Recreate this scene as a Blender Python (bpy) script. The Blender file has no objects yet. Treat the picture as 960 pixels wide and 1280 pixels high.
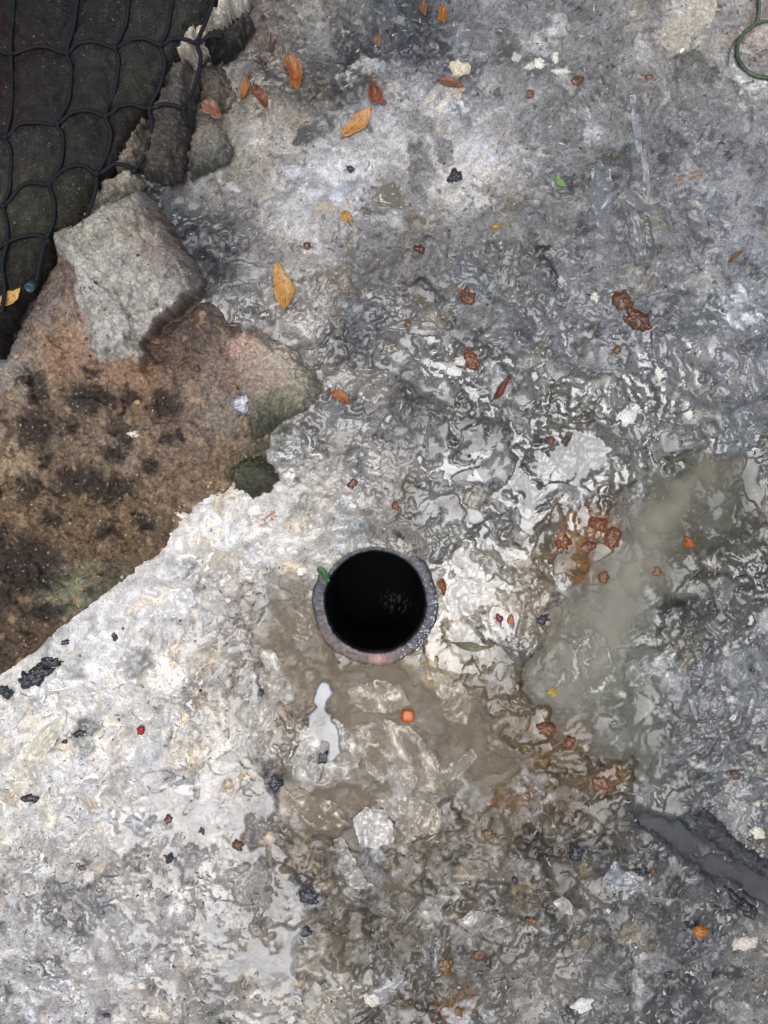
import bpy, bmesh, math, random
import numpy as np
from mathutils import Vector
random.seed(7)
rng = np.random.default_rng(11)
S = bpy.context.scene
COL = S.collection

# ------------------------------------------------------------------ camera, sky, sun, exposure
MM = 0.001
PX = 0.0007                      # one unit of the site plan is 0.7 mm on the ground
CAM_H = 0.9
cam_d = bpy.data.cameras.new('camera')
cam = bpy.data.objects.new('camera', cam_d)
COL.objects.link(cam)
cam.location = (0, 0, CAM_H)
cam_d.sensor_width = 36
cam_d.lens = 18 / (640 * PX / CAM_H)
cam_d.clip_start = 0.01
cam_d.clip_end = 100
S.camera = cam

SUN_TILT, SUN_AZ = math.radians(8), math.radians(255)       # high, soft, slightly from the foot of the picture
world = bpy.data.worlds.new('World')
S.world = world
world.use_nodes = True
wn = world.node_tree
bg = wn.nodes['Background']
sky = wn.nodes.new('ShaderNodeTexSky')
sky.sky_type = 'NISHITA'
sky.sun_disc = False
sky.sun_elevation = math.pi / 2 - SUN_TILT
sky.sun_rotation = math.pi / 2 - SUN_AZ
sky.dust_density = 4.0
wn.links.new(sky.outputs[0], bg.inputs[0])
bg.inputs[1].default_value = 0.07
sun_d = bpy.data.lights.new('sun', 'SUN')
sun_d.energy = 1.5
sun_d.angle = math.radians(36)
sun_d.color = (0.95, 0.98, 1.0)
sun = bpy.data.objects.new('sun', sun_d)
COL.objects.link(sun)
sv = Vector((math.cos(SUN_AZ) * math.sin(SUN_TILT), math.sin(SUN_AZ) * math.sin(SUN_TILT), math.cos(SUN_TILT)))
sun.rotation_euler = sv.to_track_quat('Z', 'Y').to_euler()
sun.location = sv * 3
S.view_settings.view_transform = 'Standard'
S.view_settings.look = 'None'
S.view_settings.gamma = 1
S.view_settings.exposure = 0.72
try:
    S.cycles.transparent_max_bounces = 24
    S.cycles.max_bounces = 6
except Exception:
    pass

# ------------------------------------------------------------------ small maths helpers
def lin(c, k=1.0):
    c = np.asarray(c, np.float32) / 255.0
    return np.where(c <= 0.04045, c / 12.92, ((c + 0.055) / 1.055) ** 2.4) * k

_ang = np.linspace(0, 2 * np.pi, 256, endpoint=False)
_GC, _GS = np.cos(_ang).astype(np.float32), np.sin(_ang).astype(np.float32)
def gn(x, y, seed=0):
    """2-D gradient noise, about -1..1"""
    x = np.asarray(x, np.float32); y = np.asarray(y, np.float32)
    fx, fy = np.floor(x), np.floor(y)
    ix, iy = fx.astype(np.int32).astype(np.uint32), fy.astype(np.int32).astype(np.uint32)
    dx, dy = x - fx, y - fy
    ux = dx * dx * dx * (dx * (dx * 6 - 15) + 10)
    uy = dy * dy * dy * (dy * (dy * 6 - 15) + 10)
    sd = np.uint32((seed * 2654435761 + 12345) & 0xffffffff)
    def corner(ax, ay):
        h = (ix + np.uint32(ax)) * np.uint32(374761393) + (iy + np.uint32(ay)) * np.uint32(668265263) + sd
        h = (h ^ (h >> np.uint32(13))) * np.uint32(1274126177)
        h = (h ^ (h >> np.uint32(16))) & np.uint32(255)
        return _GC[h] * (dx - ax) + _GS[h] * (dy - ay)
    a = corner(0, 0); b = corner(1, 0); c = corner(0, 1); d = corner(1, 1)
    return 1.45 * ((a + (b - a) * ux) + ((c + (d - c) * ux) - (a + (b - a) * ux)) * uy)
def fbm(x, y, s, seed, n=3, g=0.5):
    t = 0; a = 1.0; k = 0
    for i in range(n):
        t = t + a * gn(x / s, y / s, seed + i); k += a
        a *= g; s *= 0.5
    return t / k
def ss(a, b, v):
    t = np.clip((v - a) / (b - a), 0, 1)
    return t * t * (3 - 2 * t)

def polyline_dist(x, y, pts):
    d = np.full(np.shape(x), 1e9, np.float32)
    for (x0, y0), (x1, y1) in zip(pts[:-1], pts[1:]):
        ex, ey = x1 - x0, y1 - y0
        l = max(ex * ex + ey * ey, 1e-9)
        t = np.clip(((x - x0) * ex + (y - y0) * ey) / l, 0, 1)
        d = np.minimum(d, (x - x0 - t * ex) ** 2 + (y - y0 - t * ey) ** 2)
    return np.sqrt(d)
def tri(v):
    """folded sheet: -1..1 triangle wave"""
    return 4 * np.abs(v - np.floor(v + .5)) - 1
def creases(x, y, w, seed):
    r = random.Random(seed); t = 0
    for k, l in enumerate((1.25, .8, 1.7, .55)):
        a = r.uniform(0, 3.14)
        ph = .55 * gn(x / (w * 2.2), y / (w * 2.2), seed + 40 + k) + .16 * gn(x / (w * .6), y / (w * .6), seed + 50 + k)
        m = .35 + .65 * ss(-.3, .5, gn(x / (w * 1.8), y / (w * 1.8), seed + 60 + k))
        t = t + (.55 * l ** .5) * m * tri((x * math.cos(a) + y * math.sin(a)) / (w * l) + ph + r.random())
    return t
def boxblur(a, r):
    for ax in (0, 1):
        p = np.pad(a, [(r + 1, r) if i == ax else (0, 0) for i in range(2)], mode='edge').cumsum(ax, dtype=np.float64)
        n = a.shape[ax]
        hi = np.take(p, range(2 * r + 1, 2 * r + 1 + n), ax); lo = np.take(p, range(0, n), ax)
        a = ((hi - lo) / (2 * r + 1)).astype(np.float32)
    return a
def poly_sdf(x, y, poly):
    """signed distance, positive inside"""
    d = polyline_dist(x, y, poly + [poly[0]])
    ins = np.zeros(np.shape(x), bool)
    for (x0, y0), (x1, y1) in zip(poly, poly[1:] + [poly[0]]):
        if y0 == y1: continue
        c = ((y0 > y) != (y1 > y)) & (x < (x1 - x0) * (y - y0) / (y1 - y0) + x0)
        ins ^= c
    return np.where(ins, d, -d)

def wx(px): return (px - 480) * PX
def wy(py): return (640 - py) * PX

# ------------------------------------------------------------------ materials
def newmat(name):
    m = bpy.data.materials.new(name); m.use_nodes = True
    nt = m.node_tree
    return m, nt, nt.nodes['Principled BSDF']
def N(nt, typ, **kw):
    n = nt.nodes.new(typ)
    for k, v in kw.items():
        if k.startswith('i_'):
            n.inputs[k[2:].replace('_', ' ')].default_value = v
        else:
            setattr(n, k, v)
    return n
def math_node(nt, op, a, b=None):
    n = nt.nodes.new('ShaderNodeMath'); n.operation = op
    for i, v in enumerate((a, b)):
        if v is None: continue
        if hasattr(v, 'is_linked'): nt.links.new(v, n.inputs[i])
        else: n.inputs[i].default_value = v
    return n.outputs[0]

def surface_material(name, rough=0.6, rough_wet=0.15, bump=0.3, scale=700, grain=0.3, ior=1.5, color=None, spec=0.5):
    """colour from the mesh's own pigment attribute (or one colour), fine grain and relief from noise"""
    m, nt, p = newmat(name)
    tc = N(nt, 'ShaderNodeTexCoord')
    if color is None:
        at = N(nt, 'ShaderNodeAttribute', attribute_name='pigment'); base = at.outputs['Color']
    else:
        rg = N(nt, 'ShaderNodeRGB'); rg.outputs[0].default_value = (*[float(c) for c in color], 1); base = rg.outputs[0]
    n1 = N(nt, 'ShaderNodeTexNoise', i_Scale=scale, i_Detail=4.0, i_Roughness=0.65)
    nt.links.new(tc.outputs['Object'], n1.inputs['Vector'])
    mr = N(nt, 'ShaderNodeMapRange'); mr.inputs[1].default_value = 0.3; mr.inputs[2].default_value = 0.7
    mr.inputs[3].default_value = 1 - grain; mr.inputs[4].default_value = 1 + grain
    nt.links.new(n1.outputs[0], mr.inputs[0])
    mx = N(nt, 'ShaderNodeMix', data_type='RGBA', blend_type='MULTIPLY'); mx.inputs[0].default_value = 1
    nt.links.new(base, mx.inputs[6]); nt.links.new(mr.outputs[0], mx.inputs[7])
    nt.links.new(mx.outputs[2], p.inputs['Base Color'])
    n2 = N(nt, 'ShaderNodeTexNoise', i_Scale=scale * 0.6, i_Detail=5.0, i_Roughness=0.7, i_Distortion=1.2)
    nt.links.new(tc.outputs['Object'], n2.inputs['Vector'])
    bp = N(nt, 'ShaderNodeBump', i_Strength=bump, i_Distance=0.001)
    nt.links.new(n2.outputs[0], bp.inputs['Height']); nt.links.new(bp.outputs[0], p.inputs['Normal'])
    if rough_wet is None:
        p.inputs['Roughness'].default_value = rough
    else:
        wa = N(nt, 'ShaderNodeAttribute', attribute_name='wet')
        m2 = N(nt, 'ShaderNodeMapRange'); m2.inputs[3].default_value = rough; m2.inputs[4].default_value = rough_wet
        nt.links.new(wa.outputs['Fac'], m2.inputs[0]); nt.links.new(m2.outputs[0], p.inputs['Roughness'])
    p.inputs['IOR'].default_value = ior
    p.inputs['Specular IOR Level'].default_value = spec
    return m

M_ground = surface_material('soaked pulp', 0.5, 0.09, 0.4, 650, 0.4, 1.5, None, 0.26)
_p = M_ground.node_tree.nodes['Principled BSDF']
_w = M_ground.node_tree.nodes.new('ShaderNodeAttribute'); _w.attribute_name = 'wet'
_c = M_ground.node_tree.nodes.new('ShaderNodeMath'); _c.operation = 'MULTIPLY'; _c.inputs[1].default_value = .8
M_ground.node_tree.links.new(_w.outputs['Fac'], _c.inputs[0]); M_ground.node_tree.links.new(_c.outputs[0], _p.inputs['Coat Weight'])
_p.inputs['Coat Roughness'].default_value = .06; _p.inputs['Coat IOR'].default_value = 1.5
_p.inputs['Specular IOR Level'].default_value = .12
M_rock = surface_material('weathered stone', 0.8, 0.4, 0.5, 420, 0.45, 1.45, None, 0.25)
M_litter = surface_material('litter', 0.55, 0.2, 0.4, 500, 0.3, 1.5)
M_iron = surface_material('rusted iron', 0.45, 0.3, 0.6, 500, 0.4, 1.5)

def water_material(name, ior, rough):
    m, nt, p = newmat(name)
    out = nt.nodes['Material Output']; nt.nodes.remove(p)
    at = N(nt, 'ShaderNodeAttribute', attribute_name='pigment')
    dp = N(nt, 'ShaderNodeAttribute', attribute_name='turbid')
    tr = N(nt, 'ShaderNodeBsdfTransparent'); df = N(nt, 'ShaderNodeBsdfDiffuse')
    nt.links.new(at.outputs['Color'], df.inputs['Color'])
    mx = N(nt, 'ShaderNodeMixShader')
    nt.links.new(dp.outputs['Fac'], mx.inputs[0]); nt.links.new(tr.outputs[0], mx.inputs[1]); nt.links.new(df.outputs[0], mx.inputs[2])
    fr = N(nt, 'ShaderNodeFresnel'); fr.inputs['IOR'].default_value = ior
    gl = N(nt, 'ShaderNodeBsdfGlossy'); gl.inputs['Roughness'].default_value = rough
    m2 = N(nt, 'ShaderNodeMixShader')
    nt.links.new(fr.outputs[0], m2.inputs[0]); nt.links.new(mx.outputs[0], m2.inputs[1]); nt.links.new(gl.outputs[0], m2.inputs[2])
    nt.links.new(m2.outputs[0], out.inputs['Surface'])
    return m
M_water = water_material('clear film of water', 1.55, 0.03)
M_sheen = water_material('thin shallow water', 1.42, 0.04)
M_murk = water_material('murky water', 1.2, 0.06)

def film_material(name, color, alpha, rough=0.18):
    m, nt, p = newmat(name)
    tc = N(nt, 'ShaderNodeTexCoord')
    n1 = N(nt, 'ShaderNodeTexNoise', i_Scale=140.0, i_Detail=5.0, i_Roughness=0.65, i_Distortion=0.8)
    nt.links.new(tc.outputs['Object'], n1.inputs['Vector'])
    mr = N(nt, 'ShaderNodeMapRange'); mr.inputs[1].default_value = 0.3; mr.inputs[2].default_value = 0.7
    mr.inputs[3].default_value = max(alpha - 0.4, 0.0); mr.inputs[4].default_value = min(alpha + 0.2, 1)
    nt.links.new(n1.outputs[0], mr.inputs[0])
    fa = N(nt, 'ShaderNodeAttribute', attribute_name='wet')
    al = math_node(nt, 'ADD', mr.outputs[0], fa.outputs['Fac']); nt.nodes[-1].use_clamp = True
    nt.links.new(al, p.inputs['Alpha'])
    p.inputs['Base Color'].default_value = (*[float(c) for c in color], 1)
    p.inputs['Roughness'].default_value = rough
    p.inputs['IOR'].default_value = 1.55
    n2 = N(nt, 'ShaderNodeTexNoise', i_Scale=300.0, i_Detail=4.0, i_Distortion=1.5)
    nt.links.new(tc.outputs['Object'], n2.inputs['Vector'])
    bp = N(nt, 'ShaderNodeBump', i_Strength=0.12, i_Distance=0.001)
    nt.links.new(n2.outputs[0], bp.inputs['Height']); nt.links.new(bp.outputs[0], p.inputs['Normal'])
    return m

# ------------------------------------------------------------------ objects
def tag(o, label=None, cat=None, group=None, kind=None):
    if label: o['label'] = label
    if cat: o['category'] = cat
    if group: o['group'] = group
    if kind: o['kind'] = kind
    return o
def empty(name, loc=(0, 0, 0)):
    o = bpy.data.objects.new(name, None); COL.objects.link(o); o.location = loc
    o.empty_display_size = 0.02
    return o
def mesh_obj(name, verts, faces, mat, parent=None, pigment=None, wet=None, turbid=None, loc=(0, 0, 0), smooth=True):
    me = bpy.data.meshes.new(name)
    verts = np.asarray(verts, np.float32)
    if isinstance(faces, np.ndarray):
        nf, k = faces.shape
        me.vertices.add(len(verts)); me.vertices.foreach_set('co', verts.ravel())
        me.loops.add(nf * k); me.loops.foreach_set('vertex_index', faces.astype(np.int32).ravel())
        me.polygons.add(nf)
        me.polygons.foreach_set('loop_start', np.arange(0, nf * k, k, dtype=np.int32))
        me.update(calc_edges=True)
    else:
        me.from_pydata([tuple(map(float, v)) for v in verts], [], faces)
    if smooth:
        me.polygons.foreach_set('use_smooth', np.ones(len(me.polygons), bool))
    if pigment is not None:
        a = me.attributes.new('pigment', 'FLOAT_COLOR', 'POINT')
        c = np.ones((len(verts), 4), np.float32); c[:, :3] = np.clip(pigment, 0.003, 0.92)
        a.data.foreach_set('color', c.ravel())
    for nm, v in (('wet', wet), ('turbid', turbid)):
        if v is not None:
            a = me.attributes.new(nm, 'FLOAT', 'POINT')
            a.data.foreach_set('value', np.broadcast_to(np.asarray(v, np.float32), (len(verts),)).copy())
    me.materials.append(mat)
    me.update()
    o = bpy.data.objects.new(name, me); COL.objects.link(o)
    o.location = loc
    if parent: o.parent = parent
    return o

# ================================================================== THE GROUND
STEP = 1.2
gx = np.arange(-66, 1027, STEP, dtype=np.float32)
gy = np.arange(-66, 1347, STEP, dtype=np.float32)
X, Y = np.meshgrid(gx, gy)
NY, NX = X.shape

class Field:
    """values given at survey points, blended smoothly over the plan"""
    def __init__(s, rows, sigma=38):
        rows = np.array(rows, np.float32)
        s.cx = np.arange(-140, 1110, 8, dtype=np.float32); s.cy = np.arange(-140, 1430, 8, dtype=np.float32)
        A, B = np.meshgrid(s.cx, s.cy)
        d2 = (A[..., None] - rows[:, 0]) ** 2 + (B[..., None] - rows[:, 1]) ** 2
        w = np.exp(-d2 / (2 * sigma ** 2)) + 1e-5 / (1 + d2 / sigma ** 2)
        s.v = (w @ rows[:, 2:]) / w.sum(-1, keepdims=True)
    def __call__(s, x, y):
        return bil(s.v, (x - s.cx[0]) / 8, (y - s.cy[0]) / 8)
def bil(v, u, w):
    u = np.clip(u, 0, v.shape[1] - 1.001); w = np.clip(w, 0, v.shape[0] - 1.001)
    i = u.astype(np.int32); j = w.astype(np.int32); a = u - i; b = w - j
    if v.ndim == 3: a = a[..., None]; b = b[..., None]
    return (v[j, i] * (1 - a) + v[j, i + 1] * a) * (1 - b) + (v[j + 1, i] * (1 - a) + v[j + 1, i + 1] * a) * b

PIG = """330 20 108 97 90;400 30 145 141 133;470 30 74 76 81;550 30 89 90 93;640 40 137 135 134;720 40 111 110 111;800 20 126 124 119;850 45 165 160 151;940 40 143 134 127;300 80 74 68 64
340 100 88 79 70;420 90 69 69 71;480 100 73 72 75;540 80 107 109 113;600 100 118 116 115;680 90 127 125 119;760 100 123 122 121;850 100 130 127 124;930 110 129 125 121;300 190 128 124 116
340 160 173 163 148;400 150 115 111 105;480 160 209 206 203;540 150 182 178 177;600 170 214 210 210;680 160 122 121 121;780 170 110 109 109;870 170 117 118 119;940 180 138 139 140;240 280 63 66 68
300 240 126 122 118;350 240 204 198 188;400 240 238 238 238;440 215 171 168 166;490 245 90 85 79;540 230 170 165 158;600 220 202 197 191;650 250 107 105 101;720 250 112 111 110;800 260 113 112 110
880 260 111 112 113;940 260 138 139 142;270 320 60 61 63;310 330 139 135 132;380 320 175 167 158;430 320 96 92 88;500 330 111 108 105;580 330 107 105 101;650 330 114 114 111;750 330 111 112 113
850 330 115 116 115;940 340 131 134 137;300 400 81 72 66;380 400 166 157 147;430 430 80 79 77;500 420 107 104 100;560 420 107 104 100;620 400 97 97 96;700 420 110 111 112;800 440 108 109 110
880 440 100 101 101;940 420 134 136 139;400 530 111 107 102;450 510 101 98 94;520 500 111 109 104;590 510 95 94 91;660 500 99 99 95;740 520 102 103 101;830 510 104 105 104;920 510 109 110 109
360 620 186 181 173;420 600 171 162 151;480 600 152 145 137;540 590 107 105 100;620 600 93 93 90;700 600 84 83 77;780 590 106 103 96;850 590 103 101 93;930 600 105 102 96;270 650 225 218 209
330 670 231 226 216;380 650 228 222 209;430 660 157 151 141;500 650 128 122 113;580 660 114 111 103;640 680 105 103 96;700 690 114 97 69;740 680 125 83 42;820 650 94 92 81;900 660 74 73 64
950 650 72 71 65;200 760 214 208 203;260 740 188 179 170;320 740 162 151 137;360 790 94 77 52;600 750 190 180 166;660 750 126 114 97;720 760 104 91 68;800 740 87 84 73;880 740 79 78 69
940 760 93 93 89;60 830 209 202 194;130 820 215 211 206;200 840 208 201 190;270 850 169 159 148;340 870 145 130 108;400 850 97 80 55;480 860 103 85 59;560 840 110 95 70;620 850 106 95 75
680 840 94 82 62;750 830 93 89 75;820 830 85 84 78;900 840 97 98 97;950 830 104 104 104;30 920 215 211 204;100 910 224 218 208;180 920 220 214 207;250 920 186 177 165;310 940 154 145 134
400 950 110 96 75;480 930 110 95 70;560 930 103 85 59;620 930 94 77 52;690 930 88 70 46;760 920 82 77 64;820 930 72 71 65;900 930 89 90 89;950 940 99 100 99;40 1000 206 201 193
120 1010 206 200 194;200 1020 185 179 172;280 1010 170 163 157;340 1000 99 87 71;400 1010 97 78 55;480 1020 97 84 66;560 1000 81 70 52;640 1000 86 72 54;720 990 95 82 64;780 1000 83 75 64
860 1010 87 86 84;940 1010 107 105 103;40 1100 180 173 166;120 1100 176 169 159;200 1110 171 164 157;280 1110 150 145 137;350 1100 116 108 97;400 1090 84 78 69;450 1080 108 98 86;530 1080 99 90 77
600 1090 113 104 92;680 1080 94 84 71;740 1070 83 78 70;800 1090 88 88 85;870 1110 74 75 74;940 1060 103 101 97;40 1180 176 173 168;120 1180 179 174 171;200 1190 165 159 153;270 1190 120 114 106
340 1180 161 151 138;400 1190 95 86 70;450 1170 83 73 61;530 1150 99 92 80;590 1160 128 118 110;650 1150 100 92 81;720 1150 101 95 86;790 1160 97 94 90;870 1170 79 80 81;940 1180 113 110 105
40 1250 177 173 171;120 1250 177 172 170;200 1250 169 164 160;280 1250 113 108 100;350 1250 156 147 133;400 1250 166 156 140;460 1250 95 89 80;540 1230 90 84 74;600 1240 97 92 83;680 1250 113 108 102
750 1250 97 94 90;820 1250 79 80 81;890 1240 81 82 82;940 1250 108 104 101"""
rows = []
for t in PIG.replace('\n', ';').split(';'):
    a = list(map(float, t.split()))
    rows.append(a[:2] + list(lin(a[2:])))
pigF = Field(rows, 34)

# warped plan coordinates give ragged borders between pigments
W1 = gn(X / 70, Y / 70, 1) * 16 + gn(X / 22, Y / 22, 2) * 9 + gn(X / 8, Y / 8, 22) * 4
W2 = gn(X / 70, Y / 70, 3) * 16 + gn(X / 22, Y / 22, 4) * 9 + gn(X / 8, Y / 8, 23) * 4
PG = pigF(X + W1, Y + W2).astype(np.float32)

def blob(x, y, cx, cy, rx, ry, rot=0, soft=0.5):
    c, s = math.cos(rot), math.sin(rot)
    u = ((x - cx) * c + (y - cy) * s) / rx; v = (-(x - cx) * s + (y - cy) * c) / ry
    return 1 - ss(1 - soft, 1 + soft, np.sqrt(u * u + v * v))
Xw, Yw = X + 0.7 * W1, Y + 0.7 * W2
def blobs(lst, x=Xw, y=Yw):
    m = np.zeros_like(X)
    for b in lst: m = np.maximum(m, blob(x, y, *b))
    return m
pool = blobs([(372, 775, 52, 60), (415, 850, 70, 48), (500, 868, 70, 50), (575, 915, 55, 48), (540, 985, 70, 30, -.5), (415, 1010, 62, 38),
              (355, 735, 26, 30), (610, 960, 40, 26, -.5), (470, 940, 80, 60), (350, 1000, 30, 30)])
stream = blobs([(885, 590, 50, 34), (840, 640, 68, 44, -.9), (905, 650, 55, 60), (795, 710, 52, 60, -1.0), (745, 775, 62, 50), (730, 840, 62, 46), (690, 830, 34, 36), (815, 680, 60, 90, .6), (770, 760, 50, 80, .5),
                (850, 720, 40, 40), (800, 850, 40, 40), (760, 910, 70, 36), (820, 930, 26, 60)])
_cl = [(808, 1024), (839, 1039), (877, 1068), (918, 1093), (960, 1118), (1030, 1160)]
channel = 1 - ss(9, 24, polyline_dist(X + .3 * W1, Y + .3 * W2, _cl) + 9 * (1 - ss(800, 850, X)))
brown2 = blobs([(430, 1170, 50, 42), (400, 1205, 44, 30), (470, 1060, 46, 26), (660, 1010, 80, 46), (560, 1080, 40, 26)])
patch = blobs([(722, 566, 75, 46, .15), (650, 598, 62, 30, .1), (740, 492, 44, 20), (585, 590, 44, 20, .3), (600, 720, 40, 40), (560, 690, 30, 18), (577, 805, 34, 42, -.8), (640, 790, 18, 30, -.7),
               (650, 688, 30, 14, -.3), (690, 640, 40, 30), (560, 660, 40, 20), (560, 470, 40, 18, .8), (870, 435, 22, 16), (835, 480, 50, 40)])
lake = blobs([(265, 1160, 92, 130, .2), (215, 1050, 70, 60), (290, 1000, 40, 66), (190, 1200, 70, 90), (330, 1240, 40, 60), (300, 890, 18, 50, .3), (405, 872, 11, 17), (397, 903, 17, 15), (414, 926, 9, 20), (383, 922, 10, 12), (150, 1215, 60, 50)])

white = ss(0.38, 0.62, PG.mean(-1))                 # how pulpy and pale the ground is here
# base relief in mm
base = 2.6 * gn(X / 230, Y / 230, 30) + 1.8 * gn(X / 95, Y / 95, 31)
flat = np.clip(pool + stream + channel + patch + lake, 0, 1)
base = base * (1 - 0.85 * flat)
edge = polyline_dist(X, Y, [(345, 625), (285, 640), (245, 660), (215, 695), (175, 730), (115, 772), (65, 818), (0, 865), (-70, 905)])
base += 6.0 * np.exp(-(edge / 34) ** 2) * (0.75 + 0.5 * gn(X / 30, Y / 30, 33))
base += 3.5 * np.exp(-(((X - 380) / 50) ** 2 + ((Y - 660) / 40) ** 2))
deep = -(7.0 * pool + 7.0 * stream + 9.0 * channel + 2.5 * brown2)
H = base + deep
wxx = X + 14 * gn(X / 40, Y / 40, 40) + 6 * gn(X / 15, Y / 15, 41)
wyy = Y + 14 * gn(X / 40, Y / 40, 42) + 6 * gn(X / 15, Y / 15, 43)
H = H + 2.0 * gn(wxx / 34, wyy / 34, 44) + (1.2 - 1.9 * np.abs(gn(wxx / 26, wyy / 22, 45))) * (0.5 + 1.5 * white)
H = H + (.35 + .75 * white) * creases(wxx, wyy, 30, 77) * (1 - .6 * flat) + .3 * creases(wxx, wyy, 13, 78)
# diagonal fibrous streaks in the pale pulp above the pipe
fib = blobs([(385, 650, 90, 50, -.6), (300, 680, 70, 40, -.6), (70, 900, 90, 60, -.7), (600, 190, 70, 36, -.4), (560, 1130, 70, 40, -.5), (800, 220, 40, 120, .1), (480, 60, 110, 50, -.3), (560, 100, 90, 40, -.2), (255, 310, 60, 60, -.5), (610, 170, 90, 50, -.3), (880, 930, 80, 70, -.6), (330, 900, 50, 80, -.9)])
ca, sa = math.cos(-.75), math.sin(-.75)
fu, fv = wxx * ca + wyy * sa, -wxx * sa + wyy * ca
H += fib * 1.5 * gn(fu / 46, fv / 6, 47)
PG *= (1 + 0.42 * fib * gn(fu / 60, fv / 5, 48))[..., None]

# ---- shreds of paper and plastic lying over one another
n_big = 1500; n_fl = 14000 + n_big
cxs = rng.uniform(-60, 1020, n_fl); cys = rng.uniform(-60, 1340, n_fl)
for k in range(n_fl):
    fx, fy = cxs[k], cys[k]
    i0, j0 = int((fx - gx[0]) / STEP), int((fy - gy[0]) / STEP)
    if not (0 <= i0 < NX and 0 <= j0 < NY): continue
    wt = float(white[j0, i0])
    sz = rng.lognormal(0, .5) * (4.2 + 4.5 * wt)
    sz = min(sz, 24)
    if k < n_big: sz = rng.uniform(12, 34)
    asp = rng.uniform(.3, .9)
    R = int(sz * 1.5 / STEP) + 1
    ia, ib, ja, jb = max(i0 - R, 0), min(i0 + R, NX), max(j0 - R, 0), min(j0 + R, NY)
    x = X[ja:jb, ia:ib] - fx; y = Y[ja:jb, ia:ib] - fy
    th = rng.uniform(0, 6.28) if rng.random() > .35 * wt else rng.normal(-.75, .35)
    c, s = math.cos(th), math.sin(th)
    u = (x * c + y * s) / sz; v = (-x * s + y * c) / (sz * asp)
    r = np.sqrt(u * u + v * v); a = np.arctan2(v, u)
    ph = rng.uniform(0, 6.28, 3)
    rb = 1 + .22 * np.sin(2 * a + ph[0]) + .16 * np.sin(3 * a + ph[1]) + .12 * np.sin(7 * a + ph[2])
    inn = r < rb
    t1, t2 = rng.normal(0, .07 if sz < 12 else .045, 2) * sz * PX * 1000
    rip = rng.uniform(0.1, .35) * np.sin(v * rng.uniform(2, 7) + ph[0] + .8 * u)
    z = float(H[j0, i0]) + rng.uniform(-.1, .7) + t1 * u * 2 + t2 * v * 2 + rip + rng.uniform(-.1, .45) * (r / rb) ** 3
    loc = H[ja:jb, ia:ib]
    hit = inn & (z > loc)
    if not hit.any(): continue
    z = np.minimum(z, loc + 2.2)
    loc[hit] = z[hit]
    cb = PG[j0, i0] * 1.0
    q = rng.random()
    f = rng.lognormal(-.03, .3 - .17 * wt)
    if q < .10: cb = np.array((.55, .54, .52)) * rng.uniform(.7, 1.1) * (.55 + .45 * wt)
    elif q < .18: cb = cb * rng.uniform(.35, .6)
    elif q < .25: cb = cb * np.array((1.12, 1.0, .8))
    elif q < .32: cb = cb * np.array((.9, .98, 1.08))
    op = rng.uniform(.35, 1.0)
    pl = PG[ja:jb, ia:ib]
    st = 1 + rng.uniform(0, .35) * np.sin(v * rng.uniform(5, 14) + 1.6 * u + ph[2])
    pl[hit] = pl[hit] * (1 - op) + (cb * f) * st[hit][:, None] * op

# ---- grease rounds everything off
sm1, sm3 = boxblur(H, 1), boxblur(boxblur(H, 2), 2)
H = sm1 * (1 - .75 * white) + sm3 * .75 * white
wet_low = np.clip(pool + stream, 0, 1)
H = H * (1 - .65 * wet_low) + boxblur(H, 6) * .65 * wet_low
pgs = np.stack([boxblur(PG[..., k], 2) for k in range(3)], -1)
PG = PG + (pgs - PG) * (.30 + .45 * white)[..., None]
# ---- fine crumple and grit over everything
grit = 1 - .7 * white
wx2 = X + 5 * gn(X / 14, Y / 14, 50) + 2.5 * gn(X / 6, Y / 6, 51)
wy2 = Y + 5 * gn(X / 14, Y / 14, 52) + 2.5 * gn(X / 6, Y / 6, 53)
r1 = 1.1 * gn(wx2 / 8.5, wy2 / 8.5, 54) * (1 - .5 * white) + .6 * white * gn(wx2 / 14, wy2 / 14, 154)
r2 = 1.3 * gn(X / 4.6 + .3 * W1, Y / 4.6 + .3 * W2, 55)
r3 = gn(wx2 / 3.0, wy2 / 3.0, 56)
slick = blobs([(255, 310, 50, 44, .4), (430, 520, 30, 20), (755, 248, 18, 42)])
calm = 1 - .75 * slick - .45 * np.clip(pool + stream, 0, 1)
busy = .35 + .9 * ss(-.45, .55, gn(wxx / 34, wyy / 34, 57) + .5 * gn(wxx / 12, wyy / 12, 58))
calm = calm * .8 * (1 - .6 * brown2) * (1 - .35 * blobs([(600, 1060, 240, 130)]))
H = H + calm * busy * (1 - .3 * white) * ((.35 + .4 * white) * r1 + (.2 + .38 * grit) * r2 + (.04 + .2 * grit) * r3)

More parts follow.
